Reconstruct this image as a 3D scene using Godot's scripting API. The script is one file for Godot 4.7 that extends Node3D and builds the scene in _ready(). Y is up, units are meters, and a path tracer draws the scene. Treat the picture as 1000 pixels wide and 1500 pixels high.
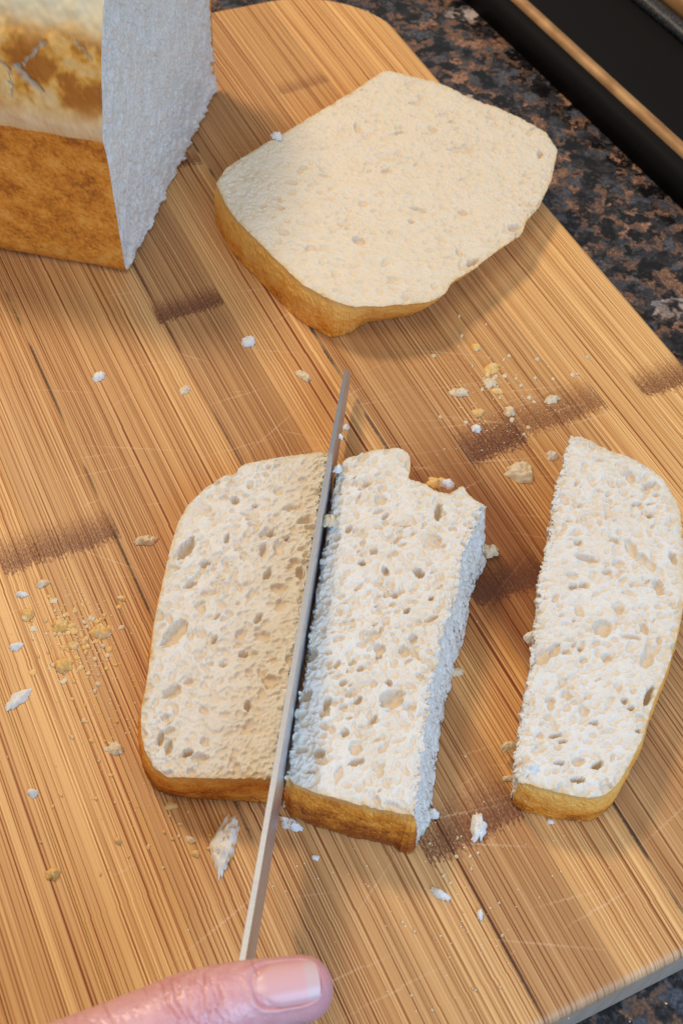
extends Node3D
# Bread being cut on a bamboo board. Lengths inside the builders are millimetres, scaled to metres when a mesh is committed.

const MM := 0.001
const TOP := 20.0                       # height of the board's top over the counter
const GRAIN := Vector2(0.50468, 0.86331)   # the bamboo grain on the plan (x, z)
const ACROSS := Vector2(0.86331, -0.50468)
const S0 := -287.5
const S1 := 164.0
const T0 := -165.0
const T1 := 145.0
const KTIP := Vector2(-3.35,-54.02)
const KDIR := Vector2(-0.03517,0.99938)

var rng := RandomNumberGenerator.new()
var pit_n := 640
var pit_step := 0.2
var pits := PackedFloat32Array()
var bits := PackedFloat32Array()
var n_soft: FastNoiseLite
var n_fine: FastNoiseLite
var n_cell: FastNoiseLite
var crumb_mat: StandardMaterial3D
var crust_mat: StandardMaterial3D


func _ready() -> void:
	rng.seed = 7
	setup_view()
	n_soft = noise(FastNoiseLite.TYPE_SIMPLEX_SMOOTH, 0.05, 11, 3)
	n_fine = noise(FastNoiseLite.TYPE_SIMPLEX_SMOOTH, 0.55, 12, 3)
	n_cell = noise(FastNoiseLite.TYPE_CELLULAR, 0.42, 13, 1)
	crumb_mat = StandardMaterial3D.new()
	crumb_mat.vertex_color_use_as_albedo = true
	crumb_mat.roughness = 0.85
	crumb_mat.subsurf_scatter_enabled = true
	crumb_mat.subsurf_scatter_strength = 0.09
	crumb_mat.metallic_specular = 0.3
	crust_mat = StandardMaterial3D.new()
	crust_mat.vertex_color_use_as_albedo = true
	crust_mat.roughness = 0.55
	crust_mat.metallic_specular = 0.4
	make_pits()
	counter()
	cooktop()
	board()
	loaf()
	slices()
	knife()
	hand()
	crumbs()


func setup_view() -> void:
	var cam := Camera3D.new()
	cam.name = "camera"
	add_child(cam)
	cam.transform = Transform3D(Basis(Vector3(0.994309,0.065254,-0.084209), Vector3(-0.106533,0.609042,-0.785951), Vector3(-0.000000,0.790449,0.612528)), Vector3(-0.00000,0.33618,0.24501))
	var lens := CameraAttributesPhysical.new()
	lens.frustum_focal_length = 29.073
	lens.frustum_focus_distance = 0.375
	lens.frustum_near = 0.01
	lens.frustum_far = 20.0
	lens.exposure_aperture = 18.0
	cam.attributes = lens
	cam.fov = 44.8586
	cam.near = 0.01
	cam.far = 20.0
	cam.current = true
	var we := WorldEnvironment.new()
	we.name = "environment"
	var e := Environment.new()
	e.background_mode = Environment.BG_COLOR
	e.background_color = Color(0.29, 0.295, 0.31).linear_to_srgb()
	e.tonemap_mode = Environment.TONE_MAPPER_LINEAR
	e.tonemap_exposure = 0.91
	e.sdfgi_enabled = true
	e.ssao_enabled = true
	e.ssil_enabled = true
	we.environment = e
	add_child(we)
	# the warm kitchen lamp over the left of the board
	area("lamp_light", Vector3(-0.50, 0.93, -0.50), Vector3(0.0, 0.0, 0.0), Vector2(0.2, 0.2), Color(1.0, 0.89, 0.75), 0.76)
	# warm ceiling panel behind the board
	area("ceiling_light", Vector3(-0.16, 1.02, 0.12), Vector3(0.0, 0.0, -0.10), Vector2(0.45, 0.45), Color(1.0, 0.89, 0.74), 0.25)
	# cool daylight from a window on the right
	area("window_light", Vector3(0.38, 0.45, 0.46), Vector3(0.0, 0.02, 0.02), Vector2(0.46, 0.46), Color(0.64, 0.80, 1.0), 0.47)


func area(called: String, from: Vector3, to: Vector3, size: Vector2, tint: Color, energy: float) -> void:
	var l := AreaLight3D.new()
	l.name = called
	l.area_size = size
	l.area_normalize_energy = true
	l.light_color = tint
	l.light_energy = energy
	l.area_range = 6.0
	l.shadow_enabled = true
	add_child(l)
	l.look_at_from_position(from, to, Vector3.UP)


# ------------------------------------------------------------------ helpers
func noise(type: int, frequency: float, from_seed: int, octaves: int) -> FastNoiseLite:
	var n := FastNoiseLite.new()
	n.noise_type = type
	n.seed = from_seed
	n.frequency = frequency
	n.fractal_type = FastNoiseLite.FRACTAL_FBM if octaves > 1 else FastNoiseLite.FRACTAL_NONE
	n.fractal_octaves = octaves
	return n


func tag(o: Node, label: String, category: String, group := "", kind := "") -> void:
	if label: o.set_meta("label", label)
	if category: o.set_meta("category", category)
	if group: o.set_meta("group", group)
	if kind: o.set_meta("kind", kind)


var taken := {}
func numbered(called: String) -> String:
	var n: int = taken.get(called, 0)
	taken[called] = n + 1
	return called if n == 0 else "%s_%03d" % [called, n]


func thing(called: String, label: String, category: String, at: Vector3, group := "") -> Node3D:
	var o := Node3D.new()
	o.name = numbered(called)
	add_child(o)
	o.position = at
	tag(o, label, category, group)
	return o


func commit(called: String, p: PackedVector3Array, c: PackedColorArray, ix: PackedInt32Array, uv: PackedVector2Array, m: Material, parent: Node, origin: Vector3) -> MeshInstance3D:
	var q := PackedVector3Array()
	q.resize(p.size())
	for i in p.size():
		q[i] = (p[i] - origin) * MM
	var a := []
	a.resize(Mesh.ARRAY_MAX)
	a[Mesh.ARRAY_VERTEX] = q
	if c.size(): a[Mesh.ARRAY_COLOR] = c
	if uv.size(): a[Mesh.ARRAY_TEX_UV] = uv
	a[Mesh.ARRAY_INDEX] = ix
	var st := SurfaceTool.new()
	st.create_from_arrays(a)
	st.generate_normals()
	var o := MeshInstance3D.new()
	o.name = called
	o.mesh = st.commit()
	o.material_override = null
	o.mesh.surface_set_material(0, m)
	parent.add_child(o, true)
	return o


func grid_index(ix: PackedInt32Array, base: int, nu: int, nv: int, flip: bool, wrap := false) -> void:
	# vertices are stored row by row: base + j * nu + i
	for j in nv - 1:
		for i in (nu if wrap else nu - 1):
			var k := (i + 1) % nu
			var a := base + j * nu + i
			var b := base + j * nu + k
			var d := base + (j + 1) * nu + i
			var e := base + (j + 1) * nu + k
			if flip:
				ix.append_array([a, e, b, a, d, e])
			else:
				ix.append_array([a, b, e, a, e, d])


func resample(poly: PackedVector2Array, n: int) -> PackedVector2Array:
	var run := PackedFloat32Array([0.0])
	for i in poly.size() - 1:
		run.append(run[i] + poly[i].distance_to(poly[i + 1]))
	var total := run[run.size() - 1]
	var out := PackedVector2Array()
	out.resize(n + 1)
	var k := 0
	for i in n + 1:
		var at := total * i / n
		while k < poly.size() - 2 and run[k + 1] < at:
			k += 1
		var f := (at - run[k]) / maxf(run[k + 1] - run[k], 1e-6)
		out[i] = poly[k].lerp(poly[k + 1], clampf(f, 0.0, 1.0))
	return soft_line(out)


func soft_line(line: PackedVector2Array) -> PackedVector2Array:
	var out := PackedVector2Array(line)
	var n := line.size()
	for i in n:
		var reach := mini(5, mini(i, n - 1 - i))
		var sum := Vector2.ZERO
		for d in range(-reach, reach + 1):
			sum += line[i + d]
		out[i] = sum / (2.0 * reach + 1.0)
	return out


func length_of(poly: PackedVector2Array) -> float:
	var l := 0.0
	for i in poly.size() - 1:
		l += poly[i].distance_to(poly[i + 1])
	return l


# ------------------------------------------------------------------ bread
func make_pits() -> void:
	# the open pores of the crumb, as a depth map that wraps round
	pits.resize(pit_n * pit_n)
	bits.resize(pit_n * pit_n)
	var bend := noise(FastNoiseLite.TYPE_SIMPLEX_SMOOTH, 0.9, 31, 2)
	var span := pit_n * pit_step
	for pass_no in 4:
		var many: int = [100, 3600, 15000, 9000][pass_no]
		var r0: float = [1.3, 0.60, 0.30, 0.2][pass_no]
		var r1: float = [2.0, 1.20, 0.64, 0.32][pass_no]
		for k in many:
			var cx := rng.randf() * span
			var cz := rng.randf() * span
			# a pore seldom starts inside another
			var here := pits[(int(cz / pit_step) % pit_n) * pit_n + int(cx / pit_step) % pit_n]
			if here > 0.12 and rng.randf() < 0.93:
				continue
			var r := lerpf(r0, r1, pow(rng.randf(), 1.6))
			var stretch := 1.0 + rng.randf() * rng.randf() * 1.5
			stamp(pits, pit_n, pit_step, cx, cz, r * stretch, r / sqrt(stretch), rng.randf() * PI, r * rng.randf_range(0.42, 0.82) * [2.2, 2.0, 1.9, 0.9][pass_no], bend, true, 0.0, 0.0)
	# torn flakes that stand up from it
	for k in 420:
		var r := lerpf(0.25, 0.85, pow(rng.randf(), 2.0))
		stamp(bits, pit_n, pit_step, rng.randf() * span, rng.randf() * span, r * rng.randf_range(1.0, 1.9), r, rng.randf() * PI, rng.randf_range(0.15, 0.5), bend, true, 0.0, 0.0)


func stamp(map: PackedFloat32Array, n: int, step: float, cx: float, cz: float, rl: float, rw: float, turn: float, deep: float, bend: FastNoiseLite, wrap: bool, ox: float, oz: float) -> void:
	var reach := maxf(rl, rw) * 1.15
	var i0 := int(floor((cx - ox - reach) / step))
	var i1 := int(ceil((cx - ox + reach) / step))
	var j0 := int(floor((cz - oz - reach) / step))
	var j1 := int(ceil((cz - oz + reach) / step))
	var c := cos(turn)
	var s := sin(turn)
	for j in range(j0, j1 + 1):
		for i in range(i0, i1 + 1):
			var dx := i * step + ox - cx
			var dz := j * step + oz - cz
			var a := (dx * c + dz * s) / rl
			var b := (-dx * s + dz * c) / rw
			var q := (a * a + b * b) * (1.0 + 0.4 * bend.get_noise_2d(i * step + ox, j * step + oz))
			if q < 1.0:
				var at := 0
				if wrap:
					at = posmod(j, n) * n + posmod(i, n)
				else:
					if i < 0 or j < 0 or i >= n or j >= n:
						continue
					at = j * n + i
				map[at] = maxf(map[at], deep * pow(1.0 - q, 0.4))


func pit_at(x: float, z: float, map := pits) -> float:
	var u := x / pit_step
	var v := z / pit_step
	var i := floori(u)
	var j := floori(v)
	var fu := u - i
	var fv := v - j
	i = posmod(i, pit_n)
	j = posmod(j, pit_n)
	var i1 := (i + 1) % pit_n
	var j1 := (j + 1) % pit_n
	return lerpf(lerpf(map[j * pit_n + i], map[j * pit_n + i1], fu), lerpf(map[j1 * pit_n + i], map[j1 * pit_n + i1], fu), fv)


func crumb_color(x: float, y: float, z: float) -> Color:
	var k := clampf(0.5 + 0.9 * n_soft.get_noise_3d(x * 2.2, y * 2.2, z * 2.2), 0.0, 1.0)
	return Color(0.76, 0.69, 0.56).lerp(Color(0.80, 0.755, 0.66), k)


func crust_color(x: float, y: float, z: float, dark: float) -> Color:
	var k := 0.5 + 0.5 * n_soft.get_noise_3d(x * 2.0, y * 3.0, z * 2.0) + 0.42 * n_fine.get_noise_3d(x, y * 2.2, z) + 0.38 * n_fine.get_noise_3d(x * 2.6, y * 4.0, z * 2.6)
	k = clampf(k + dark, 0.0, 1.0)
	var c := Color(0.94, 0.52, 0.12).lerp(Color(0.84, 0.31, 0.03), clampf(k * 2.0, 0.0, 1.0))
	return c.lerp(Color(0.32, 0.08, 0.013), clampf(k * 2.0 - 1.0, 0.0, 1.0))


func bread_slice(label: String, sides: Array, thick: Array, kinds: Array, base_out: Array, holes: Array, shift: Vector2, smear: float, dark: float, warm_light_tint := 0.0) -> void:
	# sides: near edge, right edge, far edge, left edge, each a polyline on the plan; kinds 1 = crust, 0 = torn or cut crumb
	var step := 0.26
	var nu := int(maxf(length_of(sides[0]), length_of(sides[2])) / step)
	var nv := int(maxf(length_of(sides[1]), length_of(sides[3])) / step)
	var eb := resample(sides[0], nu)
	var er := resample(sides[1], nv)
	var et := resample(sides[2], nu)
	var el := resample(sides[3], nv)
	var lo := Vector2(1e6, 1e6)
	var hi := Vector2(-1e6, -1e6)
	for e in [eb, er, et, el]:
		for p: Vector2 in e:
			lo = lo.min(p)
			hi = hi.max(p)
	lo -= Vector2(3, 3)
	hi += Vector2(3, 3)
	var hn := int(maxf(hi.x - lo.x, hi.y - lo.y) / 0.3) + 2
	var own := PackedFloat32Array()
	own.resize(hn * hn)
	var bend := noise(FastNoiseLite.TYPE_SIMPLEX_SMOOTH, 0.45, 77, 2)
	for h: Array in holes:
		stamp(own, hn, 0.3, h[0], h[1], h[2], h[3], h[4], h[5], bend, false, lo.x, lo.y)
	var wide := length_of(sides[0])
	var tall := length_of(sides[3])
	var mid := (lo + hi) * 0.5
	var root := thing("bread_slice", label, "bread slice", Vector3(mid.x, TOP, mid.y) * MM)
	var origin := Vector3(mid.x, TOP, mid.y)
	var p := PackedVector3Array()
	var c := PackedColorArray()
	p.resize((nu + 1) * (nv + 1))
	c.resize(p.size())
	var at := 0
	for j in nv + 1:
		var v := float(j) / nv
		for i in nu + 1:
			var u := float(i) / nu
			var q := eb[i] * (1.0 - v) + et[i] * v + el[j] * (1.0 - u) + er[j] * u - (eb[0] * (1.0 - u) * (1.0 - v) + eb[nu] * u * (1.0 - v) + et[0] * (1.0 - u) * v + et[nu] * u * v)
			var dist := [v * tall, (1.0 - u) * wide, (1.0 - v) * tall, u * wide]
			var ragged := 0.12
			var toast := 0.0
			var drop := 0.0
			for k in 4:
				var near: float = exp(-dist[k] / 1.1)
				if kinds[k] == 1:
					toast = maxf(toast, exp(-dist[k] / 0.9) * 0.9)
					drop += 0.5 * near
				else:
					ragged = maxf(ragged, 0.12 + 1.15 * exp(-dist[k] / 1.6))
					drop += (0.7 + 0.9 * n_fine.get_noise_2d(q.x * 0.8, q.y * 0.8)) * near
			q += Vector2(n_fine.get_noise_2d(q.x + 40.0, q.y) + 0.6 * n_fine.get_noise_2d(q.x * 0.4, q.y * 0.4), n_fine.get_noise_2d(q.x, q.y + 90.0)) * ragged
			var y: float = lerpf(lerpf(thick[0], thick[1], u), lerpf(thick[3], thick[2], u), v)
			y += 0.6 * n_soft.get_noise_2d(q.x, q.y + shift.x) + 0.07 * n_fine.get_noise_2d(q.x * 2.4, q.y * 2.4)
			var wx := q.x + 0.35 * n_soft.get_noise_2d(q.x * 6.0, q.y * 6.0)
			var wz := q.y + 0.35 * n_soft.get_noise_2d(q.x * 6.0 + 70.0, q.y * 6.0)
			var pit := pit_at(wx + shift.x, wz + shift.y) * smear * (0.75 + 0.5 * n_soft.get_noise_2d(q.x * 0.7 + 300.0, q.y * 0.7))
			var gi := clampi(int((q.x - lo.x) / 0.3), 0, hn - 2)
			var gj := clampi(int((q.y - lo.y) / 0.3), 0, hn - 2)
			var hole := own[gj * hn + gi]
			y -= maxf(pit, hole) * (1.0 - 0.5 * toast) + drop
			y += pit_at(wx * 1.1 + shift.y, wz * 1.1 + shift.x, bits) * minf(smear, 1.0)
			y = maxf(y, 2.0)
			p[at] = Vector3(q.x, TOP + y, q.y)
			var col := crumb_color(q.x + shift.x, y, q.y + shift.y).lerp(Color(0.80, 0.66, 0.43), warm_light_tint)  # yellow cast of the warm light, painted into the crumb colour
			if toast > 0.02:
				col = col.lerp(Color(0.70, 0.47, 0.19), clampf(toast * (0.8 + 1.2 * n_fine.get_noise_2d(q.x * 0.6, q.y * 0.6)), 0.0, 1.0))
			# deeper pores go tan: stretched skin, plus warm bounce light painted in
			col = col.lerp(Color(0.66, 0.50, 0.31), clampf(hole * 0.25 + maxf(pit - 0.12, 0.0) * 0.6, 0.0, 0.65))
			c[at] = col
			at += 1
	var ix := PackedInt32Array()
	grid_index(ix, 0, nu + 1, nv + 1, true)
	# the loop of rim vertices, with its side numbers
	var rim := PackedInt32Array()
	var side := PackedInt32Array()
	for i in nu:
		rim.append(i)
		side.append(0)
	for j in nv:
		rim.append(j * (nu + 1) + nu)
		side.append(1)
	for i in nu:
		rim.append(nv * (nu + 1) + nu - i)
		side.append(2)
	for j in nv:
		rim.append((nv - j) * (nu + 1))
		side.append(3)
	var n := rim.size()
	var outward := PackedVector2Array()
	outward.resize(n)
	var spread := PackedFloat32Array()
	spread.resize(n)
	for i in n:
		var t := p[rim[(i + 8) % n]] - p[rim[(i - 8 + n) % n]]
		outward[i] = Vector2(-t.z, t.x).normalized() * 1.0
		var sum := 0.0
		for d in range(-24, 25, 4):
			sum += base_out[side[(i + d + n) % n]]
		spread[i] = sum / 13.0
	# outward must point away from the middle
	if outward[nu / 2].dot(Vector2(p[rim[nu / 2]].x, p[rim[nu / 2]].z) - mid) < 0.0:
		for i in n: outward[i] = -outward[i]
	var even := PackedVector2Array()
	even.resize(n)
	for i in n:
		var sum := Vector2.ZERO
		for d in range(-8, 9):
			var q := p[rim[(i + d + n) % n]]
			sum += Vector2(q.x, q.z)
		even[i] = sum / 17.0
	var rows := 46
	var crust_ix := PackedInt32Array()
	var far_ix := PackedInt32Array()
	var start := p.size()
	var wall := PackedVector3Array()
	var wall_c := PackedColorArray()
	wall.resize(n * (rows + 1))
	wall_c.resize(wall.size())
	for r in rows + 1:
		var f := float(r) / rows
		for i in n:
			var a := p[rim[i]]
			var o := outward[i]
			var is_crust: bool = kinds[side[i]] == 1
			var y := lerpf(a.y, TOP + 0.3, f)
			a = Vector3(lerpf(a.x, even[i].x, minf(1.0, f * 6.0) * 0.85), a.y, lerpf(a.z, even[i].y, minf(1.0, f * 6.0) * 0.85))
			var push := spread[i] * f
			var fade := minf(1.0, f * 6.0)
			var col: Color
			if is_crust:
				push += fade * (0.6 * sin(minf(f * 1.15, 1.0) * PI) + 0.30 * n_fine.get_noise_3d(a.x * 1.0, y * 2.2, a.z * 1.0) + 0.16 * n_fine.get_noise_3d(a.x * 2.6, y * 4.0, a.z * 2.6) + 0.35 * n_soft.get_noise_3d(a.x * 3.0, y * 3.0, a.z * 3.0))
				col = crust_color(a.x, y, a.z, dark + 0.7 * (f - 0.40))
				col = col.lerp(Color(0.70, 0.45, 0.17), clampf(1.0 - f * 7.0, 0.0, 1.0) * 0.8)
			else:
				var cell := n_cell.get_noise_3d(a.x, y * 1.1, a.z)
				push += fade * (0.95 * n_fine.get_noise_3d(a.x * 0.8, y * 0.8, a.z * 0.8) - 0.9 * clampf(-cell - 0.35, 0.0, 1.0) * 2.0)
				col = crumb_color(a.x, y, a.z)
			wall[r * n + i] = Vector3(a.x + o.x * push, y, a.z + o.y * push)
			wall_c[r * n + i] = col
	for i in n:
		var k := (i + 1) % n
		var is_crust: bool = kinds[side[i]] == 1
		for r in rows:
			var a := r * n + i
			var b := r * n + k
			var d := (r + 1) * n + i
			var e := (r + 1) * n + k
			if is_crust:
				if side[i] == 2 and kinds[1] == 0 and kinds[3] == 0:
					far_ix.append_array([a, b, e, a, e, d])
				else:
					crust_ix.append_array([a, b, e, a, e, d])
			else:
				ix.append_array([start + a, start + b, start + e, start + a, start + e, start + d])
	# underside
	p.append_array(wall)
	c.append_array(wall_c)
	var under := p.size()
	p.append(Vector3(mid.x, TOP + 0.3, mid.y))
	c.append(wall_c[0])
	for i in n:
		ix.append_array([under, start + rows * n + i, start + rows * n + (i + 1) % n])
	commit("crumb", p, c, ix, PackedVector2Array(), crumb_mat, root, origin)
	commit("crust", wall, wall_c, crust_ix, PackedVector2Array(), crust_mat, root, origin)
	if far_ix.size():
		commit("crust", wall, wall_c, far_ix, PackedVector2Array(), crust_mat, root, origin)


func slices() -> void:
	var top_holes := [[32.1,-180.0,5.6,2.5,-0.18,1.8],[-4.4,-114.0,2.6,2.3,0.36,2.5],[38.0,-111.4,3.1,1.5,-0.81,2.8],[53.9,-134.9,3.0,1.8,-0.81,2.2],[64.7,-185.8,2.7,1.4,-1.24,2.5],[-37.1,-132.5,1.9,1.6,0.36,2.0],[-21.7,-106.3,2.2,1.8,-0.65,1.6],[1.9,-167.8,4.6,2.8,0.11,1.2],[-20.6,-154.3,2.4,2.1,-0.17,1.2],[11.9,-207.9,2.6,1.7,-0.18,1.5],[24.6,-202.3,2.3,1.7,0.40,1.5],[14.3,-129.4,1.3,1.4,-0.17,1.8],[9.2,-95.9,1.8,1.3,0.35,1.6]]
	var left_holes := [[-44.7,31.7,4.4,1.9,-1.21,4.0],[-38.3,36.6,1.8,1.1,-0.35,2.5],[-43.2,61.2,5.5,2.5,-1.14,3.0],[-20.8,23.7,1.4,1.5,-0.13,4.0],[-15.5,24.9,1.0,1.0,-0.13,4.0],[-22.2,29.8,2.5,1.0,-1.55,3.0],[-17.6,28.7,3.0,1.6,-1.83,2.0],[-19.8,38.8,2.1,1.2,-1.25,3.5],[-10.2,37.1,2.7,1.4,-1.75,4.0],[-23.1,66.2,1.5,1.1,-0.12,3.0],[-19.8,82.7,1.6,0.9,-1.70,3.5],[-41.6,93.8,2.2,1.0,-1.59,3.5],[-39.0,96.3,2.0,1.1,-1.66,3.0],[-33.7,97.6,1.4,1.2,-0.70,4.0],[-40.8,79.8,2.8,1.9,-0.72,2.5],[-36.9,76.1,1.3,1.1,-0.12,2.0],[-33.3,27.0,1.8,0.9,-1.57,2.5],[-33.1,11.9,1.6,1.1,0.50,3.0],[-26.6,13.5,0.9,0.9,-0.14,2.5],[-41.7,43.9,1.5,1.1,-1.28,2.5],[-10.5,17.7,2.5,1.5,-0.35,2.5],[-15.6,13.5,2.5,1.3,-0.14,2.0],[-31.9,62.3,1.3,0.9,-1.26,2.5],[-28.2,70.1,1.1,0.9,-0.12,2.0],[-14.4,76.1,1.5,1.0,-0.12,2.0],[-29.8,98.8,2.1,1.0,-0.12,2.0],[-20.3,54.0,2.0,0.9,-1.24,2.5]]
	var mid_holes := [[29.0,11.3,3.5,1.2,-1.54,4.0],[24.0,34.9,2.0,1.3,0.61,4.5],[18.7,77.5,3.4,2.8,-0.68,3.2],[21.4,48.5,1.4,0.9,-1.18,3.0],[28.2,43.1,0.9,0.8,-0.13,3.0],[10.6,28.5,1.2,1.2,-0.13,2.5],[7.3,33.0,1.2,1.1,-0.13,3.0],[0.8,95.5,1.8,1.3,0.27,4.0],[10.7,97.1,2.2,1.1,-0.40,2.5],[-4.0,95.0,1.8,1.1,0.07,2.0],[2.6,20.9,1.5,1.1,-1.37,2.5],[17.5,43.3,1.4,1.2,-0.13,2.5],[14.5,35.4,1.8,1.1,1.05,2.5],[9.7,79.0,1.4,0.9,-0.86,2.5],[17.6,72.6,1.2,0.8,0.85,3.0],[5.3,73.7,1.2,1.1,-0.12,2.0],[-4.3,65.6,2.4,1.8,-1.21,3.5],[-4.2,78.5,2.1,1.5,-1.21,3.5],[1.5,80.5,2.1,1.1,-1.35,3.5],[7.0,89.0,1.3,1.1,-0.12,2.5],[14.4,84.2,1.4,0.9,-1.33,2.5],[-0.8,100.9,1.2,0.6,-0.31,2.5],[6.6,2.9,1.8,1.0,-0.56,2.0],[13.2,14.5,1.7,0.9,-1.07,2.0],[9.7,69.0,1.2,1.1,-0.12,2.0],[14.3,64.7,1.0,0.9,-0.12,2.2],[23.7,57.3,1.4,1.1,-0.13,2.0],[23.6,79.6,1.7,1.2,-0.12,1.8]]
	var right_holes := [[88.8,14.8,4.3,1.6,1.30,2.5],[78.6,44.3,2.8,3.1,-0.13,2.5],[91.0,64.8,3.7,1.0,-1.19,5.0],[70.0,92.9,2.1,1.0,-0.12,4.0],[75.5,88.0,1.6,1.1,-0.63,4.0],[95.1,1.3,1.2,1.1,-0.13,3.0],[89.8,-14.2,2.6,1.5,1.00,2.5],[95.9,-11.0,2.5,1.3,-0.53,2.5],[73.8,30.0,1.4,1.5,-0.13,2.5],[70.4,31.0,1.5,1.0,-0.51,2.5],[74.9,75.6,1.5,0.8,-0.12,2.5],[83.9,67.4,1.0,1.0,-0.12,3.0],[64.2,80.7,1.7,0.8,-0.30,2.5],[65.2,88.7,1.5,0.8,-0.12,2.5],[91.2,52.8,3.4,1.9,-1.22,2.0],[96.3,27.6,3.0,1.6,1.34,3.0],[94.2,20.1,2.5,1.7,1.17,2.0],[72.1,15.1,1.4,1.2,0.31,2.5],[80.8,24.5,1.4,1.4,-0.13,2.2],[84.3,20.9,1.8,1.8,-0.13,1.8],[68.1,53.8,1.2,1.1,-0.12,2.0],[71.9,52.2,1.0,1.0,-0.12,2.5],[79.4,54.3,1.6,1.5,-0.12,2.0],[83.9,37.3,1.6,1.6,-0.13,2.2],[87.3,76.3,0.9,0.8,-0.12,3.0],[85.7,69.4,0.9,0.8,-0.12,3.0],[101.4,16.5,2.6,1.2,1.35,3.0],[66.1,82.2,1.3,0.7,-0.12,2.0],[70.1,26.9,1.9,1.3,-0.13,1.8],[83.9,12.4,1.6,1.1,0.77,2.4],[60.7,56.6,3.0,2.1,-1.26,2.5]]
	bread_slice("whole bread slice lying between the loaf and the granite, golden crust edge", [PackedVector2Array([Vector2(-60.5,-136.9),Vector2(-54.3,-123.4),Vector2(-49,-115.6),Vector2(-31.4,-95.9),Vector2(-22.3,-85.9),Vector2(-11,-79.3),Vector2(-3,-77.9)]),
		PackedVector2Array([Vector2(-3,-77.9),Vector2(6.2,-79.2),Vector2(15.4,-82.5),Vector2(23.3,-85.9),Vector2(28.6,-91.4),Vector2(30.5,-97.7),Vector2(39.3,-108.4),Vector2(44.8,-116.3),Vector2(50.5,-123.9),Vector2(57,-132.9),Vector2(58.6,-140.6),Vector2(64,-151.4),Vector2(69.2,-170),Vector2(72.5,-192.5)]),
		PackedVector2Array([Vector2(-3.1,-228.3),Vector2(1.7,-229.9),Vector2(9.1,-228.1),Vector2(19.6,-227.1),Vector2(26.2,-224.3),Vector2(34.4,-219.5),Vector2(47.3,-214.4),Vector2(56.9,-210.1),Vector2(67.2,-202.6),Vector2(72.5,-192.5)]),
		PackedVector2Array([Vector2(-60.5,-136.9),Vector2(-58.2,-146.2),Vector2(-53.5,-154.4),Vector2(-40.2,-172.6),Vector2(-31.1,-185.9),Vector2(-16,-207.9),Vector2(-6,-223),Vector2(-3.1,-228.3)])],
		[18, 18, 10, 14], [1, 1, 1, 1], [0.5, -10.0, -3.0, 0.5], top_holes, Vector2(20, 70), 0.62, -0.42, 0.5)
	bread_slice("piece of white bread slice left of the knife, golden crust on its left", [PackedVector2Array([Vector2(-41.7,102.4),Vector2(-37.6,104.6),Vector2(-30.9,104.5),Vector2(-21,103.9),Vector2(-10.1,103.3)]),
		PackedVector2Array([Vector2(-10.1,103.3),Vector2(-9.4,84.3),Vector2(-8.7,65.2),Vector2(-8.1,46.2),Vector2(-7.4,27.1),Vector2(-6.7,8),Vector2(-6.1,-11)]),
		PackedVector2Array([Vector2(-43,8.2),Vector2(-39.6,4.9),Vector2(-36.8,2.2),Vector2(-34.3,1.9),Vector2(-32.6,-2),Vector2(-26.5,-4.6),Vector2(-20.3,-6.9),Vector2(-13.3,-9.2),Vector2(-6.1,-11)]),
		PackedVector2Array([Vector2(-41.7,102.4),Vector2(-44.9,97.9),Vector2(-46.9,92.9),Vector2(-48.3,85.4),Vector2(-48.1,79.1),Vector2(-48.7,69.4),Vector2(-49.5,59.4),Vector2(-49.6,50.7),Vector2(-49.5,41.8),Vector2(-49.3,31.5),Vector2(-48.8,22.9),Vector2(-46.9,15.8),Vector2(-43,8.2)])],
		[15, 18.5, 17, 16], [1, 0, 1, 1], [-1.2, 0.0, 0.6, 0.9], left_holes, Vector2(3, 11), 1.0, 0.0)
	bread_slice("middle piece of white bread slice right of the knife, torn right side", [PackedVector2Array([Vector2(-6.7,103.9),Vector2(0.6,106.8),Vector2(11.3,108.9),Vector2(20.3,109.9),Vector2(26.9,110.2)]),
		PackedVector2Array([Vector2(26.9,110.2),Vector2(27,107.1),Vector2(27.3,100.6),Vector2(27.9,92.1),Vector2(28.7,82.5),Vector2(29.6,70.7),Vector2(31.4,61.1),Vector2(32.7,52.3),Vector2(35.6,40.9),Vector2(36.8,29.3),Vector2(38.4,22.7),Vector2(41,13.5),Vector2(44,6.6)]),
		PackedVector2Array([Vector2(-2.6,-1.1),Vector2(-1.8,-5),Vector2(0.3,-7.5),Vector2(6.5,-10.8),Vector2(14.6,-13.4),Vector2(18.2,-12.4),Vector2(20.1,-8.5),Vector2(19.8,-3.1),Vector2(19.2,-0.6),Vector2(24.5,0.4),Vector2(28.2,3.4),Vector2(31.8,3.7),Vector2(34.5,2.2),Vector2(36.1,-0),Vector2(38.1,3.2),Vector2(40.9,5.9),Vector2(44,6.6)]),
		PackedVector2Array([Vector2(-6.7,103.9),Vector2(-6.6,101.2),Vector2(-6.3,92.8),Vector2(-5.8,80.5),Vector2(-5,73.1),Vector2(-5.2,65.7),Vector2(-4.4,48.1),Vector2(-4,32.6),Vector2(-3.6,27.2),Vector2(-3.4,11.7),Vector2(-2.6,-1.1)])],
		[20, 21, 21, 19], [1, 0, 1, 0], [0.5, 5.5, 0.5, 0.2], mid_holes, Vector2(61, 5), 1.05, 0.10)
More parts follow.
